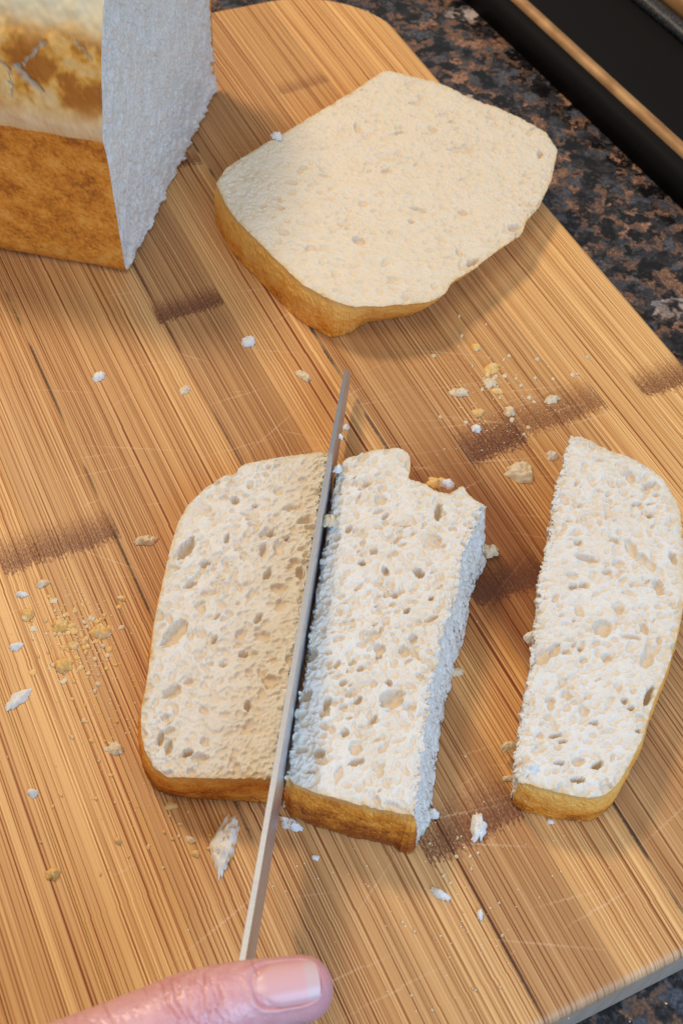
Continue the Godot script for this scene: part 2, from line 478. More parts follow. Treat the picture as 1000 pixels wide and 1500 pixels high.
	bread_slice("narrow end piece of bread slice at the right edge of the photo", [PackedVector2Array([Vector2(54.4,95.5),Vector2(59.8,96.7),Vector2(68,97.5),Vector2(73.2,97.7),Vector2(77,96.5)]),
		PackedVector2Array([Vector2(77,96.5),Vector2(80.9,93.2),Vector2(84.7,86.4),Vector2(88.7,78.3),Vector2(92.2,67.3),Vector2(96.3,57.7),Vector2(99.7,47.9),Vector2(102.2,38.9),Vector2(104.2,28.6),Vector2(104.9,20.3),Vector2(105.5,8.5),Vector2(105.2,-3.1),Vector2(101.5,-12.9)]),
		PackedVector2Array([Vector2(72.2,-28.5),Vector2(75.4,-28),Vector2(78.1,-26.9),Vector2(85.3,-23.1),Vector2(92.5,-21),Vector2(97.7,-17.1),Vector2(101.5,-12.9)]),
		PackedVector2Array([Vector2(54.4,95.5),Vector2(53.1,90.9),Vector2(53.7,85.8),Vector2(54.6,78.9),Vector2(55.8,72.6),Vector2(57.1,64.4),Vector2(57.8,57.9),Vector2(58.5,50.2),Vector2(59.3,42.4),Vector2(60.2,34.3),Vector2(60.6,27.1),Vector2(63,18.4),Vector2(64.3,7.4),Vector2(65.4,-2.8),Vector2(67.6,-11.1),Vector2(69.7,-22.1),Vector2(72.2,-28.5)])],
		[16, 15, 17, 18], [1, 1, 1, 0], [0.5, 1.0, 0.8, -2.5], right_holes, Vector2(90, 40), 0.95, -0.25)


func loaf() -> void:
	var a0: Vector3 = Vector3(-88.76,20.00,-99.30)
	var e: Vector3 = Vector3(0.12436,0.00000,-0.99224)
	var nn: Vector3 = Vector3(0.99117,0.04625,0.12423)
	var d: Vector3 = Vector3(-0.99497,0.00000,-0.10016)
	var lean := -nn.y / nn.dot(d)
	var prof := PackedVector2Array([Vector2(4, 0.3), Vector2(1.4, 0.9), Vector2(0.2, 3.5), Vector2(-0.2, 25), Vector2(-0.6, 50), Vector2(-1.2, 57), Vector2(-2.6, 60), Vector2(-2.4, 62.5), Vector2(-0.6, 65), Vector2(2, 72), Vector2(5, 82.5), Vector2(9.8, 92), Vector2(15.5, 101), Vector2(25, 109), Vector2(40, 115), Vector2(62, 118), Vector2(85, 115), Vector2(103, 107), Vector2(115, 94), Vector2(121, 76), Vector2(126.6, 62), Vector2(126, 56), Vector2(124.6, 30), Vector2(123.4, 4), Vector2(121.5, 0.3)])
	var np := 460
	var ring := resample(prof, np)
	var root := thing("bread_loaf", "cut loaf of white bread with browned cracked top, at the upper left", "bread loaf", Vector3(a0.x, TOP, a0.z) * MM)
	var origin := Vector3(a0.x, TOP, a0.z)
	var rows := PackedFloat32Array()
	var l := 0.0
	while l < 62.0:
		rows.append(l)
		l += 0.4
	while l < 170.0:
		rows.append(l)
		l += 4.0
	var p := PackedVector3Array()
	var c := PackedColorArray()
	p.resize(rows.size() * (np + 1))
	c.resize(p.size())
	var cracks := [[Vector2(19, 87), Vector2(28, 79.5), 0.55], [Vector2(28.5, 79), Vector2(21, 72.5), 1.05], [Vector2(40, 81), Vector2(31, 77.5), 0.6], [Vector2(31, 77.5), Vector2(30.5, 69), 0.5], [Vector2(9, 89), Vector2(3, 84), 0.28]]
	var at := 0
	for j in rows.size():
		for i in np + 1:
			var w := ring[i]
			var t := ring[mini(i + 2, np)] - ring[maxi(i - 2, 0)]
			var nrm := Vector2(-t.y, t.x).normalized()
			var lx := rows[j]
			var fade := clampf(lx / 1.2, 0.15, 1.0)
			var h := w.y
			var rough := 0.5 if h > 63.0 else 0.28
			var wob := rough * n_soft.get_noise_3d(lx * 1.6, w.x * 1.6, h * 1.6) * 2.0 + 0.14 * n_fine.get_noise_3d(lx, w.x, h) * (0.4 if h > 85.0 else 1.0)
			var soft := n_soft.get_noise_3d(lx * 1.1, w.x * 1.1, h * 1.1)
			var fine := n_fine.get_noise_3d(lx * 0.7, w.x * 0.7, h * 0.7)
			var col: Color
			if h < 60.0 or w.x > 122.0:
				col = Color(0.80, 0.36, 0.07).lerp(crust_color(lx * 0.8, h * 0.7, w.x, 0.06 + 0.22 * sin(h * 0.11) * soft + clampf((h - 48.0) / 12.0, 0.0, 1.0) * 0.22 - clampf((14.0 - h) / 14.0, 0.0, 1.0) * 0.16), 0.8)
			else:
				# over the pan's rim: a pale seam, then browned blisters, then the pale top
				var seam := clampf(1.0 - absf(h - 63.0) / 5.0, 0.0, 1.0)
				var brown := clampf(1.9 - absf(h - 79.0 + 5.0 * soft) / 8.0, 0.0, 1.0)
				var blister := clampf(0.82 + 1.2 * soft + 0.3 * fine, 0.0, 1.0)
				col = Color(0.84, 0.58, 0.25).lerp(Color(0.88, 0.74, 0.45), clampf((h - 90.0) / 8.0, 0.0, 1.0))
				col = col.lerp(Color(0.84, 0.40, 0.045), brown * clampf(blister * 1.6, 0.0, 1.0) * 0.95)
				col = col.lerp(Color(0.42, 0.13, 0.018), brown * clampf(blister * 2.2 - 1.0, 0.0, 1.0) * 0.9)
				col = col.lerp(Color(0.70, 0.44, 0.24), seam * 0.7)
			for k: Array in cracks:
				var ca: Vector2 = k[0]
				var cb: Vector2 = k[1]
				var here := Vector2(lx + 1.8 * fine, h + 1.6 * soft)
				var near := Geometry2D.get_closest_point_to_segment(here, ca, cb)
				var gap: float = here.distance_to(near) / (1.5 * k[2])
				if w.x < 40.0 and gap < 1.0:
					wob -= 1.3 * k[2] * (1.0 - gap * gap)
					col = col.lerp(Color(0.50, 0.41, 0.27), (1.0 - gap) * 1.3 if gap > 0.25 else 0.95)
			var q := w + nrm * wob * fade
			p[at] = a0 + d * (lx + lean * w.y) + e * q.x + Vector3.UP * q.y
			c[at] = col
			at += 1
	var ix := PackedInt32Array()
	grid_index(ix, 0, np + 1, rows.size(), true)
	var last := (rows.size() - 1) * (np + 1)
	var hub := p.size()
	p.append(a0 + d * 170.0 + e * 62.0 + Vector3.UP * 50.0)
	c.append(Color(0.5, 0.22, 0.05))
	for i in np:
		ix.append_array([hub, last + i + 1, last + i])
	commit("crust", p, c, ix, PackedVector2Array(), crust_mat, root, origin)
	# the cut face
	var fp := PackedVector3Array()
	var fc := PackedColorArray()
	var rings := 230
	var shut := PackedVector2Array(prof)
	shut.append(prof[0])
	var loop := 760
	ring = resample(shut, loop)
	var heart := Vector2(62, 48)
	fp.resize(rings * loop)
	fc.resize(fp.size())
	at = 0
	for r in rings:
		var f := 1.0 - float(r) / (rings - 1)
		for i in loop:
			var q := heart.lerp(ring[i], f)
			var edge := (1.0 - f) * ring[i].distance_to(heart)
			var rim_fade := clampf(edge / 1.0, 0.0, 1.0)
			var bump := 1.1 * n_soft.get_noise_2d(q.x * 1.3, q.y * 1.3) - 0.9 * pit_at(q.x + 33.0, q.y) + 0.8 * pit_at(q.x * 0.7, q.y * 0.7, bits) + 0.35 * n_fine.get_noise_2d(q.x * 0.6, q.y * 0.6)
			bump -= 0.8 * (1.0 - rim_fade)
			var torn := clampf(0.35 + 1.6 * n_fine.get_noise_2d(q.x * 0.2 + 9.0, q.y * 0.2) + 0.3 * n_fine.get_noise_2d(q.x * 0.6 + 9.0, q.y * 0.6), 0.0, 1.3)
			var side_out := 3.6 * torn * clampf(1.0 - edge / 5.0, 0.0, 1.0) * clampf((q.x - 30.0) / 70.0, 0.0, 1.0)
			bump += 1.8 * torn * clampf(1.0 - q.y / 14.0, 0.0, 1.0)
			fp[at] = a0 + d * (lean * q.y) + e * (q.x + side_out) + Vector3.UP * maxf(q.y, 0.3) + nn * (bump * maxf(rim_fade, 0.3))
			var col := crumb_color(q.x, q.y, 5.0)
			fc[at] = col.lerp(Color(0.72, 0.52, 0.25), clampf(1.0 - edge / 0.8, 0.0, 1.0) * 0.7)
			at += 1
	var fx := PackedInt32Array()
	grid_index(fx, 0, loop, rings, false, true)
	commit("crumb", fp, fc, fx, PackedVector2Array(), crumb_mat, root, origin)


# ------------------------------------------------------------------ board
func board_image() -> Array:
	var w := 2048
	var h := 1024
	var data := PackedByteArray()
	data.resize(w * h * 3)
	var relief := PackedByteArray()
	relief.resize(w * h)
	var du := (T1 - T0) / w
	var dv := (S1 - S0) / h
	var line := noise(FastNoiseLite.TYPE_SIMPLEX_SMOOTH, 1.0, 51, 1)
	var drift := noise(FastNoiseLite.TYPE_SIMPLEX_SMOOTH, 0.012, 52, 2)
	var cloud := noise(FastNoiseLite.TYPE_SIMPLEX_SMOOTH, 0.02, 53, 3)
	var speck := noise(FastNoiseLite.TYPE_SIMPLEX_SMOOTH, 0.9, 54, 2)
	# knots: t from, t to, s, half width, strength
	var nodes := [[49.0, 72.0, -8.5, 7.5, 1.0], [72.0, 107.0, -12.0, 7.5, 0.55], [23.0, 49.0, 43.0, 6.5, 1.0], [-24.0, 2.0, -108.0, 5.0, 0.8], [-105.0, -68.0, -24.0, 6.0, 0.7], [-138.0, -114.0, -18.0, 6.0, 0.6], [-29.0, 1.0, 109.0, 6.5, 0.75], [122.0, 145.0, -11.0, 6.0, 0.7], [1.0, 25.0, -190.0, 5.0, 0.6], [74.0, 98.0, -220.0, 4.0, 0.3]]
	var tones := PackedFloat32Array([0.05, 0.10, 0.16, 0.02, -0.06, 0.03, -0.14, 0.10, -0.16, -0.03, 0.02, 0.16, 0.24, 0.06])
	var base := PackedFloat32Array()
	base.resize(w)
	var strip_of := PackedInt32Array()
	strip_of.resize(w)
	var tone := PackedFloat32Array()
	tone.resize(w)
	for i in w:
		var t := T0 + (i + 0.5) * du
		var k := clampi(int(floor((t + 164.9) / 23.84)), 0, 12)
		strip_of[i] = k
		base[i] = 0.25 + 0.10 * line.get_noise_2d(t * 0.30, k * 40.0) + 0.12 * line.get_noise_2d(t * 3.0, 700.0)
		tone[i] = tones[k] + 0.05 * line.get_noise_2d(t * 0.09, 900.0)
	# fibre bundles: dark lines and pale lines, each fading in and out along the board
	var fibre := PackedFloat32Array()
	fibre.resize(w)
	var fibre_id := PackedFloat32Array()
	fibre_id.resize(w)
	for pass_no in 3:
		var at := 0.0
		var many := 0
		while at < w:
			at += [4.0, 5.0, 12.0][pass_no] + -log(1.0 - 0.999 * rng.randf()) * ([2.6, 5.0, 40.0][pass_no] + (3.5 if line.get_noise_2d(at * 0.012, 50.0) > 0.0 else 0.0))
			many += 1
			var wide: float = [0.75, 0.7, 0.9][pass_no] + rng.randf() * [0.55, 0.6, 0.9][pass_no]
			var strong: float = [1.0, -0.5, 1.2][pass_no] * rng.randf_range(0.35, 1.0)
			for i in range(maxi(0, int(at - wide * 2.0)), mini(w, int(at + wide * 2.0) + 1)):
				var q := strong * exp(-pow((i - at) / wide, 2.0))
				if absf(q) > absf(fibre[i]) * 0.8:
					fibre_id[i] = many * 3 + pass_no
				fibre[i] += q
	for j in h:
		var s := S0 + (j + 0.5) * dv
		for i in w:
			var t := T0 + (i + 0.5) * du
			var k := strip_of[i]
			var cl := cloud.get_noise_2d(t, s * 0.35)
			var wob := roundi(4.0 * drift.get_noise_2d(s * 0.25, k * 90.0))
			var ci := clampi(i + wob, 0, w - 1)
			var v := base[ci] + fibre[ci] * clampf(0.80 + 0.9 * drift.get_noise_2d(s * 1.1, fibre_id[ci] * 61.0), 0.05, 1.4) + 0.14 * cl
			# damp stain and the pieces' shade, both painted dark between them
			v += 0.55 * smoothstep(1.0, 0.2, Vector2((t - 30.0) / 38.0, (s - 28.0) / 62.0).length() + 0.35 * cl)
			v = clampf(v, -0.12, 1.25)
			var dark := 0.0
			for n: Array in nodes:
				if t > n[0] and t < n[1]:
					var off: float = s - n[2] + 2.5 * cl
					var far: float = off / n[3]
					if absf(far) < 1.9:
						var sp := speck.get_noise_2d(t, s * 0.6)
						var o2 := far + 0.45 * sp
						# the lower lip of a knot is sharper and darker
						var e := smoothstep(-1.7, 0.5, o2) * smoothstep(1.1, 0.75, o2)
						dark = maxf(dark, e * n[4] * clampf(0.85 + 1.1 * speck.get_noise_2d(t * 2.2, s * 1.0), 0.2, 1.2))
			v += 0.25 * dark
			var ton := tone[i] + 0.10 * cl
			# pale wood to red-brown fibre (sRGB)
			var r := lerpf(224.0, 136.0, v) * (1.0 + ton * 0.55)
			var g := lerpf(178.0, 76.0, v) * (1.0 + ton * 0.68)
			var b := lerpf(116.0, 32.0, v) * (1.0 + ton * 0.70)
			if dark > 0.0:
				r = lerpf(r, 92.0, dark * 0.88)
				g = lerpf(g, 52.0, dark * 0.88)
				b = lerpf(b, 34.0, dark * 0.88)
			# rubbed end, with the bevel's highlight painted in as paler colour
			var worn_highlight := smoothstep(3.0, 0.4, S1 - s - 0.00004 * pow(t + 10.0, 2.0)) * 0.4
			if worn_highlight > 0.0:
				r = lerpf(r, 214.0, worn_highlight)
				g = lerpf(g, 178.0, worn_highlight)
				b = lerpf(b, 150.0, worn_highlight)
			var o := (j * w + i) * 3
			data[o] = clampi(int(r), 0, 255)
			data[o + 1] = clampi(int(g), 0, 255)
			data[o + 2] = clampi(int(b), 0, 255)
			relief[j * w + i] = clampi(int(200.0 - 70.0 * v - 40.0 * dark), 0, 255)
	# dirt in some joints
	for k: int in [8, 4, 6]:
		var t := -164.9 + 23.84 * k
		for j in h:
			var s := S0 + (j + 0.5) * dv
			var st := smoothstep(-0.25, 0.35, cloud.get_noise_2d(s * 1.5, k * 50.0)) * (1.0 if k == 8 else 0.6)
			for i in range(int((t - 0.7 - T0) / du), int((t + 0.8 - T0) / du)):
				if i < 0 or i >= w: continue
				var near := 1.0 - absf(T0 + i * du - t) / 0.8
				var m := clampf(st * near * 1.3 + 0.4 * st * speck.get_noise_2d(i * du, s), 0.0, 0.85)
				var o := (j * w + i) * 3
				data[o] = int(lerpf(data[o], 70.0, m))
				data[o + 1] = int(lerpf(data[o + 1], 48.0, m))
				data[o + 2] = int(lerpf(data[o + 2], 34.0, m))
	# knife scratches
	for k in 150:
		var cs := rng.randf_range(-190.0, 150.0)
		var ct := rng.randf_range(-120.0, 110.0)
		if k > 60:
			cs = rng.randfn(-10.0, 70.0)
			ct = rng.randfn(15.0, 50.0)
		var turn := rng.randfn(0.12, 0.28)
		var long := rng.randf_range(6.0, 48.0)
		var deep := rng.randf_range(0.15, 0.60)
		var steps := int(long / 0.12)
		for q in steps:
			var f := (float(q) / steps - 0.5) * long
			var i := int((ct + cos(turn) * f - T0) / du)
			var j := int((cs + sin(turn) * f - S0) / dv)
			if i < 0 or j < 0 or i >= w or j >= h: continue
			var o := (j * w + i) * 3
			var m := deep * (1.0 - absf(2.0 * f / long)) * 0.75
			data[o] = int(lerpf(data[o], 232.0, m))
			data[o + 1] = int(lerpf(data[o + 1], 200.0, m))
			data[o + 2] = int(lerpf(data[o + 2], 168.0, m))
			relief[j * w + i] = maxi(0, relief[j * w + i] - int(70.0 * deep))
	var im := Image.create_from_data(w, h, false, Image.FORMAT_RGB8, data)
	var rl := Image.create_from_data(w, h, false, Image.FORMAT_L8, relief)
	return [ImageTexture.create_from_image(im), ImageTexture.create_from_image(rl)]


func board_end(t: float, low: bool) -> float:
	# where the rounded outline of the board cuts the line t
	var rad := 46.0
	var lead := maxf(0.0, absf(t - (T0 + T1) * 0.5) - ((T1 - T0) * 0.5 - rad))
	var cut := rad - sqrt(maxf(rad * rad - lead * lead, 0.0))
	if low:
		return S0 + cut
	return S1 - cut - 0.00004 * pow(t + 10.0, 2.0)


func board() -> void:
	var tex := board_image()
	var m := StandardMaterial3D.new()
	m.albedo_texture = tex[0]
	m.roughness = 0.5
	m.metallic_specular = 0.45
	m.heightmap_enabled = true
	m.heightmap_texture = tex[1]
	m.heightmap_scale = 0.035
	m.texture_filter = BaseMaterial3D.TEXTURE_FILTER_LINEAR_WITH_MIPMAPS_ANISOTROPIC
	var root := thing("cutting_board", "bamboo cutting board of glued strips with dark knots and rounded corners", "cutting board", Vector3.ZERO)
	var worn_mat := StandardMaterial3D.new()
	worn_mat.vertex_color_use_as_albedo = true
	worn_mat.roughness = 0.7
	for k in 13:
		var ta := -164.9 + 23.84 * k
		var tb := minf(ta + 23.84, T1)
		var cols := PackedFloat32Array([ta + 0.06, ta + 0.10, ta + 0.28])
		for q in range(1, 14):
			cols.append(lerpf(ta, tb, q / 14.0))
		cols.append_array([tb - 0.28, tb - 0.10, tb - 0.06])
		if k == 12:
			for q: float in [2.6, 1.8, 1.1, 0.5, 0.2, 0.06, 0.0]:
				cols.append(T1 - q)
			cols.sort()
		if k == 0:
			for q: float in [0.0, 0.3, 0.8, 1.6, 2.6]:
				cols.append(T0 + q)
			cols.sort()
		var nu := cols.size()
		var along := PackedFloat32Array([0.0, 0.1, 0.35, 0.8, 1.4, 2.2, 3.0])
		var p := PackedVector3Array()
		var uv := PackedVector2Array()
		var nv := along.size() * 2 + 60
		for j in nv:
			for i in nu:
				var t := cols[i]
				var lo := board_end(clampf(t, T0 + 0.01, T1 - 0.01), true)
				var hi := board_end(clampf(t, T0 + 0.01, T1 - 0.01), false)
				var s := 0.0
				if j < along.size():
					s = lo + along[j]
				elif j >= nv - along.size():
					s = hi - along[nv - 1 - j]
				else:
					s = lerpf(lo + 3.0, hi - 3.0, (j - along.size() + 1.0) / 61.0)
				var edge := minf(minf(s - lo, hi - s), minf(T1 - t, t - T0))
				var round := 2.4
				var drop := 0.0
				if edge < round:
					drop = round - sqrt(maxf(round * round - (round - edge) * (round - edge), 0.0))
				var joint := minf(t - ta, tb - t)
				if k == 12: joint = t - ta
				if k == 0: joint = tb - t
				drop += 0.16 * clampf(1.0 - joint / 0.28, 0.0, 1.0)
				var y := TOP - drop
				var pt := GRAIN * s + ACROSS * t
				p.append(Vector3(pt.x, y, pt.y))
				uv.append(Vector2((t - T0) / (T1 - T0), (s - S0) / (S1 - S0)))
		var ix := PackedInt32Array()
		grid_index(ix, 0, nu, nv, true)
		# sides down to the counter
		var loop := PackedInt32Array()
		for i in nu: loop.append(i)
		for j in range(1, nv): loop.append(j * nu + nu - 1)
		for i in range(nu - 2, -1, -1): loop.append((nv - 1) * nu + i)
		for j in range(nv - 2, 0, -1): loop.append(j * nu)
		var sp := PackedVector3Array()
		var sc := PackedColorArray()
		var sx := PackedInt32Array()
		for f: float in [0.0, 0.3, 0.7, 1.0]:
			for i in loop.size():
				var q := p[loop[i]]
				sp.append(Vector3(q.x, lerpf(q.y, 0.4, f), q.z))
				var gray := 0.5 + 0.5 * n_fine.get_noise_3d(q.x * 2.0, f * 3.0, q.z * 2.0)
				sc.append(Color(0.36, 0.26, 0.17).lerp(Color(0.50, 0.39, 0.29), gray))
		grid_index(sx, 0, loop.size(), 4, false, true)
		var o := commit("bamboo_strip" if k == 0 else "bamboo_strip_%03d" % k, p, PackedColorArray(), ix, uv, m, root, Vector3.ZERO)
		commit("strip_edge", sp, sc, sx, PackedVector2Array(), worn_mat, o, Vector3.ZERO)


# ------------------------------------------------------------------ counter and cooktop
func granite() -> ImageTexture:
	var n := 1024
	var mmpp := 0.5
	var data := PackedByteArray()
	data.resize(n * n * 3)
	var warp := noise(FastNoiseLite.TYPE_SIMPLEX_SMOOTH, 0.16, 61, 3)
	var blob := noise(FastNoiseLite.TYPE_SIMPLEX_SMOOTH, 0.10, 62, 3)
	var rust := noise(FastNoiseLite.TYPE_SIMPLEX_SMOOTH, 0.085, 63, 4)
	var cell := noise(FastNoiseLite.TYPE_CELLULAR, 0.19, 64, 1)
	cell.cellular_return_type = FastNoiseLite.RETURN_CELL_VALUE
	var chip := noise(FastNoiseLite.TYPE_CELLULAR, 0.07, 65, 1)
	chip.cellular_return_type = FastNoiseLite.RETURN_CELL_VALUE
	var dust := noise(FastNoiseLite.TYPE_SIMPLEX_SMOOTH, 0.8, 66, 2)
	for j in n:
		for i in n:
			var x := i * mmpp
			var z := j * mmpp
			var wx := x + 5.0 * warp.get_noise_2d(x, z)
			var wz := z + 5.0 * warp.get_noise_2d(x + 500.0, z)
			var cv := cell.get_noise_2d(wx, wz)
			var b := blob.get_noise_2d(wx, wz)
			var r := rust.get_noise_2d(wx, wz) + 0.30 * cv
			var d := dust.get_noise_2d(x, z)
			var col := Vector3(40, 37, 36)
			col = col.lerp(Vector3(84, 85, 90), clampf((cv * 0.6 + 0.30 + 1.4 * b) * 0.9, 0.0, 1.0))
			var ru := smoothstep(0.0, 0.28, r)
			col = col.lerp(Vector3(122, 86, 62), ru * 0.85)
			col = col.lerp(Vector3(168, 128, 100), smoothstep(0.38, 0.62, r) * 0.8)
			col = col.lerp(Vector3(17, 16, 17), smoothstep(0.12, 0.42, -b - 0.25 * cv) * 0.9)
			col *= 1.0 + 0.45 * d
			var ch := chip.get_noise_2d((x + wx) * 0.55 + 60.0, (z + wz) * 0.55)
			if ch > 0.80:
				col = col.lerp(Vector3(196, 178, 164), clampf(0.62 + 0.9 * b + 0.12 * d, 0.0, 0.95))
			var o := (j * n + i) * 3
			data[o] = clampi(int(col.x), 0, 255)
			data[o + 1] = clampi(int(col.y), 0, 255)
			data[o + 2] = clampi(int(col.z), 0, 255)
	var im := Image.create_from_data(n, n, false, Image.FORMAT_RGB8, data)
	return ImageTexture.create_from_image(im)


func box(st: SurfaceTool, at: Vector3, size: Vector3) -> void:
	var b := BoxMesh.new()
	b.size = size
	st.append_from(b, 0, Transform3D(Basis(), at))


func counter() -> void:
	var m := StandardMaterial3D.new()
	m.albedo_texture = granite()
	m.uv1_triplanar = true
	m.uv1_world_triplanar = true
	m.uv1_scale = Vector3(1, 1, 1) * (1.0 / 0.512)
	m.uv1_offset = Vector3(0.31, 0.2, 0.12)
	m.roughness = 0.22
	m.metallic_specular = 0.5
	var st := SurfaceTool.new()
	box(st, Vector3(-0.25, -0.015, 0.15), Vector3(1.5, 0.03, 1.6))
	var o := MeshInstance3D.new()
	o.name = "granite_countertop"
	o.mesh = st.commit()
	o.mesh.surface_set_material(0, m)
	add_child(o)
	tag(o, "polished dark granite countertop with brown and cream flecks", "countertop", "", "structure")


func strip_sweep(called: String, outline: PackedVector2Array, from: Vector2, dir: Vector2, a: float, b: float, m: Material, parent: Node, origin: Vector3, bow := 0.0) -> MeshInstance3D:
	# a section (distance across, height) swept along a line on the plan
	var side := Vector2(-dir.y, dir.x)
	if side.x < 0.0: side = -side
	var p := PackedVector3Array()
	var uv := PackedVector2Array()
	var rows := 41
	var n := outline.size()
	for j in rows:
		var along := lerpf(a, b, float(j) / (rows - 1))
		for i in n:
			var q := from + dir * along + side * (outline[i].x + bow * pow(along / 100.0, 2.0))
			p.append(Vector3(q.x, outline[i].y, q.y))
			uv.append(Vector2(along / 300.0 + 0.5, float(i) / n))
	var ix := PackedInt32Array()
	grid_index(ix, 0, n, rows, true, true)
	for i in range(1, n - 1):
		ix.append_array([0, i, i + 1])
		var e := (rows - 1) * n
		ix.append_array([e, e + i + 1, e + i])
	return commit(called, p, PackedColorArray(), ix, uv, m, parent, origin)


func arc(cx: float, cy: float, rx: float, ry: float, a0: float, a1: float, n: int) -> PackedVector2Array:
	var out := PackedVector2Array()
	for i in n + 1:
		var a := deg_to_rad(lerpf(a0, a1, float(i) / n))
		out.append(Vector2(cx + rx * cos(a), cy + ry * sin(a)))
	return out


func cooktop() -> void:
	var base := Vector2(87.6, -269.3)
	var dir := Vector2(0.5500, 0.8352)
	var origin := Vector3(base.x, 0, base.y)
	var root := thing("cooktop", "black cooktop with a steel rim in painted warm reflection colour at the upper right", "cooktop", origin * MM)
	var black := StandardMaterial3D.new()
	black.albedo_color = Color(0.012, 0.011, 0.010).linear_to_srgb()
	black.roughness = 0.4
	black.metallic_specular = 0.12
	var satin := StandardMaterial3D.new()
	satin.albedo_color = Color(0.013, 0.0125, 0.012).linear_to_srgb()
	satin.roughness = 0.6
	satin.metallic_specular = 0.12
	var warm_reflection := StandardMaterial3D.new()  # steel trim; its warm reflection is painted as the base colour
	warm_reflection.albedo_color = Color(0.62, 0.38, 0.17).linear_to_srgb()
	warm_reflection.metallic = 0.3
	warm_reflection.roughness = 0.6
	var streak := noise(FastNoiseLite.TYPE_SIMPLEX_SMOOTH, 0.02, 71, 4)
	var nt := NoiseTexture2D.new()
	nt.noise = streak
	nt.width = 512
	nt.height = 64
	var ramp := Gradient.new()
	ramp.set_color(0, Color(0.72, 0.66, 0.60))
	ramp.set_color(1, Color(1, 1, 1))
	nt.color_ramp = ramp
	warm_reflection.albedo_texture = nt
	# side skirt
	strip_sweep("skirt", PackedVector2Array([Vector2(0.0, 0.3), Vector2(0.4, 11.0), Vector2(1.2, 13.0), Vector2(3.0, 14.2), Vector2(8.0, 14.6), Vector2(8.0, 0.3)]), base, dir, -190.0, 260.0, satin, root, origin)
	# rim: a rolled bar proud of the skirt
	var roll := arc(9.8, 14.4, 3.2, 3.2, 0.0, 360.0, 19)
	roll.resize(19)
	roll.reverse()
	strip_sweep("rim", roll, base, dir, -190.0, 260.0, warm_reflection, root, origin)
	# enamel well
	strip_sweep("enamel_top", PackedVector2Array([Vector2(13.4, 0.3), Vector2(13.4, 13.6), Vector2(16.0, 12.4), Vector2(30.0, 11.8), Vector2(62.0, 11.8), Vector2(420.0, 11.8), Vector2(420.0, 0.3)]), base, dir, -190.0, 260.0, black, root, origin)
	# raised speckled bar; the tan slab beyond stands in for reflected cabinets
	var fleck := StandardMaterial3D.new()
	var fn := NoiseTexture2D.new()
	var fnoise := noise(FastNoiseLite.TYPE_SIMPLEX_SMOOTH, 0.11, 72, 3)
	fn.noise = fnoise
	fn.width = 512
	fn.height = 512
	var fr := Gradient.new()
	fr.offsets = PackedFloat32Array([0.0, 0.60, 0.72, 1.0])
	fr.colors = PackedColorArray([Color(0.05, 0.05, 0.055), Color(0.08, 0.085, 0.09), Color(0.50, 0.52, 0.53), Color(0.7, 0.7, 0.7)])
	fn.color_ramp = fr
	fleck.albedo_texture = fn
	fleck.uv1_triplanar = true
	fleck.uv1_scale = Vector3.ONE * 22.0
	fleck.roughness = 0.45
	strip_sweep("speckled_bar", PackedVector2Array([Vector2(66.0, 11.9), Vector2(66.0, 15.5), Vector2(67.0, 17.0), Vector2(70.0, 17.6), Vector2(73.4, 17.0), Vector2(74.4, 15.5), Vector2(74.4, 11.9)]), base, dir, -190.0, 260.0, fleck, root, origin)
	var wood := StandardMaterial3D.new()  # tan of the cabinet reflection, painted on the added slab
	wood.albedo_color = Color(0.50, 0.29, 0.11).linear_to_srgb()
	wood.roughness = 0.5
	var wn := NoiseTexture2D.new()
	wn.noise = streak
	wn.width = 256
	wn.height = 256
	wn.color_ramp = ramp
	wood.albedo_texture = wn
	var o := strip_sweep(numbered("reflection_slab"), PackedVector2Array([Vector2(76.0, 11.9), Vector2(76.0, 22.0), Vector2(77.5, 23.5), Vector2(200.0, 23.5), Vector2(201.0, 22.0), Vector2(201.0, 11.9)]), base, dir, -150.0, 200.0, wood, self, origin)
	o.position = origin * MM
	tag(o, "added tan slab standing in for a cabinet reflection beyond the speckled bar, in the photo's top right corner", "reflection slab")


